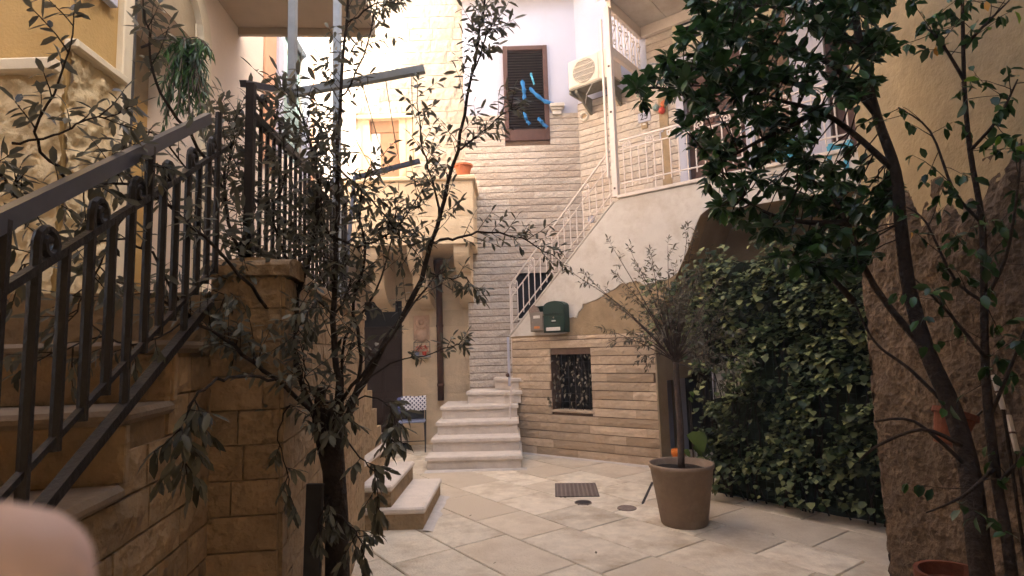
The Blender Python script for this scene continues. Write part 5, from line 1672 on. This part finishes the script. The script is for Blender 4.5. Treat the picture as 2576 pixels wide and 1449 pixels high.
# ---- left foreground tree with long narrow leaves
def build_left_tree():
    lm = [leaf_mesh('leaf', .064, .021, M['olive_leaf'], .3, .15), leaf_mesh('leaf', .054, .019, M['olive_leaf'], .2, .35), leaf_mesh('leaf', .072, .021, M['olive_leaf'], .35, -.05)]
    base = at(842, 1300, 2.2); base = Vector((base.x, base.y, 0))
    T = Plant('narrow_leaf_tree', 'many-stemmed tree with long narrow leaves in the left foreground', 'tree', base, lm, 7)
    head = at(825, 1010, 2.2)
    T.branch([base + Vector((.02, 0, 0)), at(848, 1449, 2.2), at(846, 1300, 2.2), at(836, 1130, 2.2), head + Vector((0, 0, .0))], .046, .040)
    T.branch([at(840, 1230, 2.2), at(812, 1120, 2.19), at(800, 1060, 2.19), at(808, 975, 2.19)], .026, .020)
    rng = T.rng
    # (points (u, v, Y), start radius, end radius, number of twigs, from fraction, twig length, leaf scale)
    BR = [
        ([(800, 1060, 2.2), (742, 900, 2.2), (752, 740, 2.25), (790, 600, 2.3), (800, 470, 2.3), (770, 330, 2.35), (740, 240, 2.4)], .013, .004, 48, .15, .20, .95),
        ([(880, 1030, 2.25), (930, 930, 2.3), (1010, 800, 2.35), (1070, 670, 2.4), (1105, 540, 2.45), (1150, 380, 2.5), (1185, 200, 2.5), (1215, 30, 2.5), (1230, -80, 2.5)], .016, .004, 26, .35, .17, .8),
        ([(850, 960, 2.2), (838, 800, 2.25), (845, 600, 2.3), (850, 420, 2.35), (855, 250, 2.4), (870, 60, 2.45), (885, -80, 2.45)], .014, .005, 40, .12, .17, .85),
        ([(790, 1040, 2.2), (690, 955, 2.0), (590, 870, 1.9), (480, 800, 1.8), (380, 740, 1.7), (250, 700, 1.5)], .010, .003, 30, .18, .17, .8),
        ([(745, 880, 2.2), (660, 740, 2.1), (590, 600, 2.1), (560, 470, 2.15), (580, 380, 2.2), (600, 280, 2.2)], .009, .003, 40, .12, .18, .9),
        ([(700, 800, 2.1), (600, 690, 1.9), (480, 570, 1.7), (350, 470, 1.5), (200, 480, 1.3), (60, 520, 1.2)], .007, .002, 26, .3, .14, .72),
        ([(560, 470, 2.1), (470, 330, 1.7), (390, 210, 1.6), (380, 110, 1.6), (360, 0, 1.6)], .006, .002, 9, .5, .12, .75),
        ([(200, 480, 1.3), (120, 400, 1.2), (90, 330, 1.15), (160, 200, 1.15), (185, 60, 1.15)], .004, .0015, 6, .45, .08, .62),
        ([(30, 360, 1.15), (130, 340, 1.15), (220, 300, 1.15), (300, 285, 1.15)], .003, .0012, 5, .4, .07, .6),
        ([(350, 470, 1.5), (300, 395, 1.4), (330, 380, 1.4), (380, 420, 1.4)], .003, .0012, 5, .4, .08, .6),
        ([(60, 520, 1.2), (20, 470, 1.15), (-20, 420, 1.1)], .004, .002, 8, .1, .08, .6),
        ([(690, 955, 2.0), (600, 950, 1.6), (530, 965, 1.45), (480, 1020, 1.4), (455, 1090, 1.38), (470, 1170, 1.38)], .005, .0015, 12, .5, .09, .85),
        ([(1085, 610, 2.4), (1140, 600, 2.45), (1200, 585, 2.5), (1280, 590, 2.5), (1340, 615, 2.5), (1395, 645, 2.5)], .007, .002, 17, .25, .13, .62),
        ([(1070, 670, 2.4), (1110, 700, 2.4), (1170, 700, 2.4), (1200, 735, 2.4)], .004, .0015, 6, .4, .07, .75),
        ([(880, 1000, 2.2), (960, 930, 2.25), (1040, 900, 2.3), (1130, 875, 2.3), (1160, 860, 2.3)], .005, .0015, 8, .55, .06, .62),
        ([(1105, 540, 2.45), (1085, 450, 2.5), (1060, 350, 2.5), (1050, 240, 2.5)], .006, .002, 16, .15, .14, .75),
        ([(1150, 380, 2.5), (1200, 340, 2.5), (1250, 300, 2.5), (1290, 270, 2.5)], .005, .002, 14, .1, .12, .72),
        ([(1185, 200, 2.5), (1215, 110, 2.45), (1235, 60, 2.4)], .005, .002, 14, .2, .13, .85),
        ([(870, 60, 2.45), (930, 20, 2.4), (975, 0, 2.4)], .005, .002, 9, .3, .12, .7),
        ([(855, 250, 2.4), (890, 200, 2.4), (935, 80, 2.4), (950, -20, 2.4)], .005, .002, 12, .2, .14, .8),
        ([(850, 420, 2.35), (900, 470, 2.4), (960, 530, 2.4), (1000, 590, 2.4), (1050, 640, 2.4)], .006, .002, 22, .1, .14, .72),
        ([(845, 600, 2.3), (900, 620, 2.35), (960, 600, 2.35), (1010, 560, 2.4), (1060, 480, 2.4)], .006, .002, 24, .1, .14, .75),
        ([(752, 740, 2.25), (690, 680, 2.2), (620, 700, 2.1), (560, 760, 2.0)], .006, .002, 22, .1, .14, .75),
        ([(742, 900, 2.2), (690, 850, 2.15), (640, 830, 2.1), (580, 840, 2.0)], .006, .002, 18, .1, .13, .72),
        ([(850, 1080, 2.18), (905, 1150, 2.05), (940, 1190, 2.0), (948, 1280, 2.0)], .004, .0015, 7, .5, .07, .9),
        ([(900, 1000, 2.25), (960, 1010, 2.2), (990, 1050, 2.15), (985, 1110, 2.1)], .004, .0015, 9, .5, .08, .95),
        ([(840, 1290, 2.15), (870, 1310, 2.1), (900, 1345, 2.05), (910, 1390, 2.05)], .004, .0015, 9, .1, .09, .8),
        ([(830, 1250, 2.15), (810, 1280, 2.1), (800, 1330, 2.1)], .004, .0015, 6, .1, .09, .8),
        ([(730, 1020, 2.1), (700, 1080, 2.0), (720, 1180, 2.0), (735, 1260, 2.0)], .003, .0012, 4, .4, .07, .8),
        ([(838, 800, 2.2), (800, 760, 2.1), (770, 790, 2.0), (745, 840, 2.0)], .004, .0015, 10, .1, .10, .75),
        ([(880, 1030, 2.25), (910, 900, 2.3), (890, 760, 2.3), (920, 640, 2.3), (905, 520, 2.3), (930, 420, 2.35)], .010, .003, 20, .3, .15, .78),
        ([(865, 1000, 2.2), (960, 880, 2.2), (1040, 770, 2.3), (1100, 690, 2.35)], .009, .003, 5, .5, .10, .7),
        ([(838, 1080, 2.2), (800, 1010, 2.15), (770, 950, 2.12), (760, 880, 2.12)], .005, .002, 14, .05, .12, .8),
        ([(838, 1120, 2.2), (815, 1070, 2.12), (830, 1030, 2.1), (870, 1050, 2.1)], .004, .002, 12, .05, .10, .8),
        ([(480, 800, 1.8), (380, 640, 1.5), (250, 600, 1.35), (120, 640, 1.25), (30, 700, 1.2)], .004, .0015, 12, .25, .10, .62),
        ([(480, 800, 1.8), (360, 860, 1.5), (240, 850, 1.35), (110, 900, 1.25)], .003, .0015, 10, .25, .10, .6),
        ([(350, 470, 1.5), (300, 560, 1.4), (230, 700, 1.35), (180, 800, 1.3)], .003, .0015, 9, .3, .09, .6),
        ([(560, 470, 2.1), (470, 420, 1.8), (380, 330, 1.6), (300, 420, 1.5)], .004, .0015, 9, .3, .10, .65),
        ([(640, 760, 2.1), (600, 640, 2.1), (640, 520, 2.15), (600, 420, 2.2), (560, 340, 2.2)], .006, .002, 22, .1, .16, .85),
        ([(752, 740, 2.25), (720, 640, 2.2), (690, 540, 2.2), (720, 420, 2.25), (700, 300, 2.3)], .006, .002, 30, .1, .15, .8),
        ([(845, 600, 2.3), (800, 540, 2.3), (830, 430, 2.35), (800, 330, 2.4)], .005, .002, 24, .1, .14, .8),
        ([(838, 800, 2.25), (880, 720, 2.3), (850, 660, 2.3), (800, 640, 2.25)], .005, .002, 20, .1, .13, .75),
        ([(860, 1010, 2.25), (870, 850, 2.3), (960, 700, 2.4), (1000, 520, 2.45)], .008, .003, 8, .4, .12, .7),
    ]
    for pts, r0, r1, nt, ft, tl, sc in BR:
        if pts[0][1] > 940 and r0 >= .004 and 780 < pts[0][0] < 920 and pts[0][1] < 1100: pts = [(838, 1100, 2.2)] + pts
        P = catmull([at(*p) for p in pts], 4)
        P = [p + T.rv(.006) if 0 < i < len(P) - 1 else p for i, p in enumerate(P)]
        T.branch(P, r0 * 1.0, r1)
        down = pts[-1][1] > pts[len(pts) // 2][1] and pts[-1][1] > 800
        nt = int(nt * 1.15) if nt > 12 else nt
        for k in range(nt):
            t = ft + (1 - ft) * (k + rng.random()) / nt
            a = t * (len(P) - 1); j = min(len(P) - 2, int(a)); q = P[j].lerp(P[j + 1], a - j)
            dd = (P[j + 1] - P[j]).normalized()
            side = T.rv(); side = (side - dd * side.dot(dd))
            d = dd * .6 + side.normalized() * .8 + Vector((0, 0, -.2 if down else .25))
            T.twig(q, d, tl * rng.uniform(.5, 1.15), rng.randint(5, 8), sc, droop=.75 if down else .38, spread=.6, r=.0018)
        T.twig(P[-1], (P[-1] - P[-2]), tl * .6, 7, sc, droop=.7 if down else .25, spread=.5, r=.0015)
    T.finish(M['bark'], M['olive_leaf'])
    cut = MB().lathe([(.0, .002), (.036, .0), (.042, -.02)], (0, 0, 0), 12).build('cut_end', M['cut_wood'], T.root, Matrix.Translation(head - base))
build_left_tree()

# ---- right foreground tree, dark oval leaves
def build_right_tree():
    lm = [leaf_mesh('leaf', .076, .035, M['ficus_leaf'], .3, .2, 'oval'), leaf_mesh('leaf', .066, .031, M['ficus_leaf'], .4, .35, 'oval'), leaf_mesh('leaf', .082, .034, M['ficus_leaf'], .2, .1, 'oval'),
          leaf_mesh('leaf', .060, .028, M['pale_leaf'], .3, .2, 'oval'), leaf_mesh('leaf', .055, .024, M['yellow_leaf'], .3, .3, 'oval')]
    b = at(2470, 1449, 2.05); base = Vector((b.x + .04, b.y, 0))
    T = Plant('glossy_leaf_tree', 'dense dark tree with glossy oval leaves leaning in from the right', 'tree', base, lm, 23)
    rng = T.rng
    tr = catmull([base, at(2470, 1449, 2.05), at(2440, 1200, 2.15), at(2395, 1030, 2.25), at(2330, 880, 2.35), at(2285, 720, 2.45), at(2265, 560, 2.5), at(2252, 430, 2.55), at(2205, 290, 2.65), at(2165, 130, 2.7), at(2140, -60, 2.75)], 4)
    T.branch(tr, .040, .016)
    limbs = [
        [(2400, 1040, 2.25), (2290, 930, 2.35), (2200, 860, 2.45), (2150, 760, 2.55)],
        [(2345, 900, 2.35), (2200, 720, 2.45), (2130, 560, 2.55), (2080, 480, 2.6), (1990, 420, 2.7)],
        [(2252, 430, 2.55), (2140, 330, 2.65), (2060, 280, 2.7), (1950, 250, 2.75), (1840, 220, 2.8), (1720, 215, 2.85)],
        [(2205, 290, 2.65), (2100, 170, 2.7), (1980, 120, 2.75), (1860, 100, 2.8), (1780, 130, 2.8)],
        [(2165, 130, 2.7), (2060, 40, 2.7), (1960, 20, 2.75), (1850, 10, 2.8)],
        [(2130, 560, 2.55), (2040, 560, 2.6), (1940, 540, 2.65), (1850, 490, 2.7)],
        [(2060, 280, 2.7), (1960, 330, 2.7), (1880, 370, 2.75), (1800, 420, 2.8)],
        [(2150, 760, 2.55), (2080, 690, 2.6), (2000, 640, 2.6)],
        [(1840, 220, 2.8), (1740, 240, 2.85), (1650, 220, 2.9), (1600, 235, 2.9)],
        [(2430, 1170, 2.15), (2300, 1060, 2.25), (2200, 1060, 2.35)],
        [(2420, 1120, 2.15), (2320, 1080, 2.2), (2210, 1120, 2.3), (2160, 1160, 2.35)],
    ]
    nodes = []
    for L in limbs:
        P = catmull([at(*p) for p in L], 4)
        T.branch(P, .016 if L[0][1] < 1000 else .009, .004)
        nodes += P
    nodes += tr[20:]
    poly = [(1572, 245), (1600, 190), (1655, 150), (1700, 110), (1735, 40), (1760, -60), (2240, -80), (2255, 60), (2225, 170), (2180, 250), (2130, 330), (2180, 420), (2255, 470), (2250, 560), (2190, 640), (2130, 690), (2040, 700), (1960, 650),
            (1880, 590), (1820, 545), (1785, 510), (1765, 460), (1790, 400), (1740, 370), (1720, 330), (1680, 300), (1620, 300)]
    def inside(x, y):
        c = False; j = len(poly) - 1
        for i in range(len(poly)):
            xi, yi = poly[i]; xj, yj = poly[j]
            if (yi > y) != (yj > y) and x < (xj - xi) * (y - yi) / (yj - yi) + xi: c = not c
            j = i
        return c
    n = 0
    while n < 430:
        u, v = rng.uniform(1560, 2260), rng.uniform(-80, 705)
        if not inside(u, v): continue
        if 2050 < u < 2150 and 260 < v < 420 and rng.random() < .8: continue
        if v > 380 and 1880 < u < 2000 and rng.random() < .35: continue
        if u < 1740 and v < 330 and rng.random() < .30: continue
        if u < 1690 and v > 262: continue
        c = at(u, v, rng.uniform(2.35, 3.0))
        q = min(nodes, key=lambda p: (p - c).length)
        if (q - c).length > .55: continue
        mid = q.lerp(c, .5) + T.rv(.02) + Vector((0, 0, .015))
        T.twigs.tube([q - base, mid - base, c - base], .004, 4, r1=.0022, cap=False)
        ax = (c - q).normalized() + Vector((0, 0, .25))
        for k in range(rng.randint(8, 13)):
            a = T.rv(); a = (a - ax * a.dot(ax.normalized())).normalized()
            d = ax.normalized() * rng.uniform(.0, .8) + a + Vector((0, 0, -.12))
            kind = rng.randrange(3)
            if rng.random() < .012: kind = 3
            if rng.random() < .003: kind = 4
            T.leaf(c - ax.normalized() * rng.uniform(0, .05), d, Vector((0, 0, 1)) + T.rv(.35), rng.uniform(.72, 1.08), kind)
        n += 1
    T.finish(M['bark'], M['ficus_leaf'])
    # slender sapling at the far right
    lm2 = [leaf_mesh('leaf', .056, .028, M['ficus_leaf'], .3, .3, 'oval'), leaf_mesh('leaf', .050, .026, M['ficus_leaf'], .4, .2, 'oval'), leaf_mesh('leaf', .052, .026, M['pale_leaf'], .3, .3, 'oval'), leaf_mesh('leaf', .05, .022, M['yellow_leaf'], .3, .3, 'oval')]
    b2 = at(2560, 1449, 1.95); base2 = Vector((b2.x, b2.y + .05, 0))
    S = Plant('slender_tree', 'slender open tree with sparse leaves against the right wall', 'tree', base2, lm2, 31)
    rng = S.rng
    tr = catmull([base2, at(2545, 1449, 2.0), at(2505, 1200, 2.1), at(2480, 960, 2.15), at(2475, 760, 2.2), at(2470, 560, 2.2), at(2440, 380, 2.2), at(2425, 200, 2.2), at(2420, -60, 2.2)], 4)
    S.branch(tr, .020, .006)
    limbs = [[(2475, 760, 2.2), (2530, 650, 2.1), (2560, 480, 2.0), (2570, 350, 2.0)], [(2470, 560, 2.2), (2400, 480, 2.25), (2340, 330, 2.3), (2260, 270, 2.35)], [(2440, 380, 2.2), (2510, 300, 2.1), (2560, 200, 2.1)],
             [(2425, 200, 2.2), (2370, 110, 2.2), (2330, 70, 2.2)], [(2422, 120, 2.2), (2480, 60, 2.15), (2540, 0, 2.1)], [(2480, 900, 2.15), (2380, 780, 2.2), (2300, 700, 2.25)],
             [(2490, 1050, 2.15), (2560, 880, 2.05), (2600, 760, 2.0)], [(2475, 760, 2.2), (2400, 700, 2.25), (2330, 560, 2.3), (2280, 520, 2.35)], [(2500, 1180, 2.1), (2420, 1250, 2.0), (2330, 1290, 2.0)], [(2510, 1220, 2.1), (2570, 1150, 2.0), (2600, 1100, 2.0)]]
    for L in limbs:
        P = catmull([at(*p) for p in L], 4)
        S.branch(P, .008, .0025)
        low = L[0][1] > 800
        for k in range(9 if not low else 5):
            t = .2 + .8 * (k + rng.random()) / 9
            a = t * (len(P) - 1); j = min(len(P) - 2, int(a)); q = P[j].lerp(P[j + 1], a - j)
            d = (P[j + 1] - P[j]).normalized() * .5 + S.rv(.9)
            pts = S.twig(q, d, rng.uniform(.08, .2), 0, tip=False, r=.0018)
            for z in range(rng.randint(3, 6)):
                kind = rng.randrange(2)
                if rng.random() < .06: kind = 2
                if rng.random() < .02: kind = 3
                S.leaf(pts[-1 - z % 3] + S.rv(.01), S.rv(.8) + Vector((0, 0, -.5)), None, rng.uniform(.7, 1.1), kind)
    for k in range(30):
        q = tr[rng.randrange(12, len(tr))]
        pts = S.twig(q, S.rv() + Vector((0, 0, .2)), rng.uniform(.1, .22), 0, tip=False, r=.0018)
        for z in range(rng.randint(3, 6)):
            S.leaf(pts[-1 - z % 3] + S.rv(.01), S.rv(.8) + Vector((0, 0, -.5)), None, rng.uniform(.7, 1.1), 2 if rng.random() < .06 else rng.randrange(2))
    S.finish(M['bark'], M['ficus_leaf'])
build_right_tree()

# ---- shrub standing in the big pot
def build_pot_shrub():
    lm = [leaf_mesh('leaf', .060, .015, M['shrub_leaf'], .2, .2), leaf_mesh('leaf', .052, .016, M['shrub_leaf'], .3, .35), leaf_mesh('leaf', .044, .015, M['shrub_leaf'], .3, .1)]
    base = Vector((PC.x, PC.y, .43))
    T = Plant('olive_shrub', 'grey-green standard shrub with a bare trunk growing in the big pot', 'shrub', base, lm, 13)
    rng = T.rng
    Y0 = PC.y
    tr = catmull([base, at(1712, 1080, Y0), at(1704, 980, Y0 + .02), at(1700, 910, Y0)], 3)
    T.branch(tr, .030, .026)
    head = tr[-1]
    ends = [(1445, 690, 90), (1480, 700, 90), (1540, 620, 90), (1590, 640, 90), (1560, 700, 90), (1610, 690, 90), (1640, 650, 90), (1680, 620, 90), (1730, 585, 90), (1745, 600, 90), (1700, 680, 90), (1660, 700, 90), (1760, 700, 90), (1800, 720, 90),
            (1820, 790, 90), (1850, 840, 90), (1870, 900, 90), (1550, 770, 60), (1530, 830, 50), (1560, 860, 40), (1640, 780, 80), (1720, 760, 80), (1780, 830, 60), (1830, 930, 40), (1800, 960, 40), (1600, 840, 50), (1690, 820, 70), (1760, 900, 40),
            (1620, 900, 30), (1660, 850, 50), (1740, 850, 50), (1700, 760, 70), (1670, 740, 80), (1590, 750, 60)]
    for (u, v, lift) in ends:
        e = at(u, v, Y0 + rng.uniform(-.30, .30))
        mid = head.lerp(e, .5) + Vector((0, 0, .05)) + T.rv(.03)
        P = catmull([head + T.rv(.012), mid, e], 5)
        T.branch(P, .0065, .0018)
        n = 7
        for k in range(n):
            t = .35 + .65 * (k + rng.random()) / n
            a = t * (len(P) - 1); j = min(len(P) - 2, int(a)); q = P[j].lerp(P[j + 1], a - j)
            d = (P[j + 1] - P[j]).normalized() + T.rv(.9)
            T.twig(q, d, rng.uniform(.05, .13), rng.randint(4, 7), rng.uniform(.75, 1.05), droop=.25, spread=.55, r=.0012)
        T.twig(P[-1], P[-1] - P[-2], .08, 8, .95, droop=.1, spread=.5, r=.0012)
    # thicket of thin upright shoots
    for k in range(48):
        a = rng.uniform(0, 6.283); s = rng.uniform(.05, .30)
        e = head + Vector((math.cos(a) * s, math.sin(a) * s, rng.uniform(.18, .55)))
        T.branch([head + T.rv(.02), head.lerp(e, .5) + Vector((0, 0, .03)), e], .003, .001)
        if rng.random() < .5: T.twig(e, Vector((math.cos(a), math.sin(a), 1)), .06, 5, .8, r=.001)
    T.finish(M['bark_grey'], M['shrub_leaf'])
build_pot_shrub()

# ---- ivy screen at the right
def build_ivy():
    a = ground(1800, 1246); b = ground(2243, 1332)
    fr = Frame(a.xy, (b - a).xy)
    L = (b - a).length
    lm = [leaf_mesh('leaf', .070, .062, M['ivy_leaf'], .10, .25, 'heart'), leaf_mesh('leaf', .056, .052, M['ivy_leaf'], .06, .10, 'heart'), leaf_mesh('leaf', .080, .070, M['ivy_leaf'], .14, .35, 'heart')]
    T = Plant('ivy_screen', 'tall curtain of ivy on wire mesh closing the vault at the right', 'ivy', fr.w(0, 0, 0), lm, 41)
    rng = T.rng
    n0 = -fr.n
    out = Vector((n0.x, n0.y, 0)); al = Vector((fr.d.x, fr.d.y, 0))
    def topz(s): return 2.30 + .10 * math.sin(s * 3.1) + .06 * math.sin(s * 9)
    def bulge(s, z): return .14 + .17 * noise.noise(Vector((s * 2.3, z * 2.3, 3))) + .06 * noise.noise(Vector((s * 6, z * 6, 1)))
    def gap(s, z):
        if s < .30 and .93 < z < 1.22: return True                     # pale panel shows here
        if s > L - .45 and .85 < z < 1.12 and noise.noise(Vector((s * 5, z * 5, 0))) > -.2: return True
        return noise.noise(Vector((s * 3.2 + 7, z * 3.2, 5))) + .4 * noise.noise(Vector((s * 9, z * 9, 2))) < -.24
    cnt = 0
    while cnt < 6200:
        s = rng.uniform(-.62, L + .05); z = rng.uniform(.10, 2.45)
        if s < -.08:
            if z < 1.28 + .4 * abs(s) or z > 2.2: 
                continue
            if rng.random() < .2: continue
        if z > topz(s) + rng.uniform(-.1, .1): continue
        if gap(s, z) and rng.random() < .93: continue
        if z < .32 and rng.random() < .8: continue
        p = fr.w(s, -bulge(s, z) - rng.uniform(-.05, .03), z)
        d = Vector((0, 0, -1)) * rng.choice((rng.uniform(-.05, .35), rng.uniform(-.05, .35), rng.uniform(.2, 1.0))) + out * rng.uniform(.6, 1.0) + al * rng.uniform(-.6, .6)
        T.leaf(p, d, out * .1 + Vector((0, 0, 1)) + T.rv(.2), rng.choice((rng.uniform(.4, .7), rng.uniform(.5, 1.1))), roll=rng.uniform(-.3, .3))
        cnt += 1
    # stems and mesh
    for k in range(26):
        s = rng.uniform(-.1, L); P = [fr.w(s, -.03, .02)]; 
        z = 0
        while z < topz(s) - .2:
            z += .22; s += rng.uniform(-.08, .08)
            P.append(fr.w(s, -.05 - rng.uniform(0, .04), z))
        T.branch(P, .008, .003)
    inv = Matrix.Translation(-T.base)
    mb = MB()
    k = 0
    while k * .075 < L:
        mb.tube([fr.w(k * .075, .01, .05) - T.base, fr.w(k * .075, .01, 2.25) - T.base], .0022, 4); k += 1
    for k in range(30):
        mb.tube([fr.w(0, .013, .06 + k * .075) - T.base, fr.w(L, .013, .06 + k * .075) - T.base], .0022, 4)
    mb.build('wire_mesh', M['mesh'], T.root)
    # dark backing sheet, the shade between the leaves is in its colour
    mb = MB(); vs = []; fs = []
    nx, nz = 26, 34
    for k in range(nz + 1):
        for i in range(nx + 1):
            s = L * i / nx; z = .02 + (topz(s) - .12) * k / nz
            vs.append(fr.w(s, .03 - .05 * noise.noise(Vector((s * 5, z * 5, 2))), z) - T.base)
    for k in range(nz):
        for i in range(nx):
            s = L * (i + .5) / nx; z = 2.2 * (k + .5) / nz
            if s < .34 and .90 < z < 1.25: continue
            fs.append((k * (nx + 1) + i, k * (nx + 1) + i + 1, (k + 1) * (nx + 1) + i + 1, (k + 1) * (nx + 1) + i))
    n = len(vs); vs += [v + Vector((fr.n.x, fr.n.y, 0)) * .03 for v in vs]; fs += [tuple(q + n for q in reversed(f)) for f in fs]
    o = mb.add(vs, fs).build('dark_backing', M['ivy_dark'], T.root)
    T.finish(M['bark'], M['ivy_leaf'], 'stems')
    # pale panel glimpsed through the ivy
    p = thing('pale_panel', 'pale beige board glimpsed through a gap in the ivy', 'board', fr.m @ Matrix.Translation((.02, .10, 0)))
    MB().bev(0, .55, 0, .03, .06, 1.6, .005).build('board', M['cream_plaster'], p)
    MB().bev(-.03, .0, -.015, .04, .06, 1.6, .004).build('edge_post', M['white_plaster'], p)
    # broad bright leaves at its foot
    lv = [leaf_mesh('leaf', .20, .17, M['vine_leaf'], .15, .3, 'heart'), leaf_mesh('leaf', .15, .12, M['vine_leaf'], .2, .4, 'heart')]
    c = at(1742, 1110, 5.75); base = Vector((c.x, c.y, 0))
    V = Plant('broad_leaf_plant', 'low plant with broad yellow-green leaves behind the big pot', 'plant', base, lv, 5)
    for (u, v, sc, k) in ((1742, 1085, 1.15, 0), (1748, 1120, .8, 1), (1775, 1100, .7, 1), (1720, 1130, .6, 1), (1736, 985, .45, 1), (1732, 1000, .4, 1)):
        q = at(u, v, 5.72)
        V.branch([base, base.lerp(q, .5) + Vector((0, 0, .05)), q], .006, .003)
        V.leaf(q, Vector((V.rng.uniform(-.3, .5), -.7, -.45)), Vector((0, -.4, 1)), sc, k, 0)
    V.finish(M['bark_grey'], M['vine_leaf'], 'stems')
    # dry leaves tangled in the niche grid
    s0, s1, z0, z1 = NICHE
    ld = [leaf_mesh('leaf', .060, .030, M['dry_leaf'], .5, .5, 'heart'), leaf_mesh('leaf', .048, .022, M['dry_leaf'], .4, .3, 'oval')]
    D = Plant('dry_creeper', 'dry grey creeper leaves caught in the grid of the dark niche', 'creeper', FLANK.w((s0 + s1) / 2, .05, z0), ld, 19)
    o2 = Vector((-FLANK.n.x, -FLANK.n.y, 0))
    for k in range(150):
        z = z0 + (z1 - z0) * D.rng.random(); s = s0 + (s1 - s0) * D.rng.random()
        if z < z0 + .16 and D.rng.random() < .8: continue
        if (z - z0) / (z1 - z0) > .62 and D.rng.random() < .1: continue
        p = FLANK.w(s, .07 - .05 * D.rng.random(), z)
        D.leaf(p, Vector((0, 0, -1)) + o2 * D.rng.uniform(.1, .9) + D.rv(.5), o2 + D.rv(.6), D.rng.uniform(.6, 1.1))
    for k in range(14):
        p = FLANK.w(s0 - .02 + .04 * D.rng.random(), -.05, z0 + .05 + .14 * D.rng.random())
        D.leaf(p, Vector((0, 0, -1)) + D.rv(.6), o2, .9)
    for k in range(8):
        s = s0 + (s1 - s0) * D.rng.random()
        D.branch([FLANK.w(s, .09, z0), FLANK.w(s + .04, .07, (z0 + z1) / 2), FLANK.w(s - .03, .09, z1)], .003, .0015)
    D.finish(M['bark_grey'], M['dry_leaf'], 'stems', keep=300)
build_ivy()

# ---- trailing green plant by the left arch
def build_trailing():
    lm = [leaf_mesh('leaf', .11, .012, M['ficus_leaf'], .2, .4), leaf_mesh('leaf', .09, .012, M['ficus_leaf'], .2, .4)]
    c = at(470, 120, 3.3)
    T = Plant('trailing_plant', 'feathery green plant trailing near the arched recess on the left', 'plant', c, lm, 3)
    rng = T.rng
    for k in range(60):
        e = at(rng.uniform(400, 540), rng.uniform(110, 330), 3.3 + rng.uniform(-.15, .15))
        d = (e - c)
        P = catmull([c + T.rv(.05), c + d * .5 + Vector((0, 0, .06)), e], 4)
        T.twigs.tube([q - c for q in P], .003, 4, cap=False)
        for t in range(1, len(P)):
            for z in range(3):
                T.leaf(P[t], T.rv(.8) + Vector((0, 0, -.7)) + (P[t] - P[t - 1]).normalized() * .5, None, rng.uniform(.6, 1.0))
    hook = LEFT.m @ Vector(((LEFT.m.inverted() @ c).x, -.02, c.z))
    T.branch([c, (c + hook) / 2 + Vector((0, 0, .06)), hook], .008, .008)
    T.finish(M['bark_grey'], M['ficus_leaf'], 'bracket')
build_trailing()
# ------------------------------------------------------------------ thin volume standing in for the glare veil of the lens
_hz = MB().box(-41, 41, -41, 41, -1.014, 11.2).build('lens_veil', None)
_hz['kind'] = 'stuff'
_m = bpy.data.materials.new('lens_veil'); _m.use_nodes = True
_m.node_tree.nodes.remove(_m.node_tree.nodes['Principled BSDF'])
_v = _m.node_tree.nodes.new('ShaderNodeVolumePrincipled'); _v.inputs['Density'].default_value = .009; _v.inputs['Color'].default_value = (.95, .88, .78, 1)
_m.node_tree.links.new(_v.outputs[0], _m.node_tree.nodes['Material Output'].inputs['Volume'])
_hz.data.materials.append(_m)
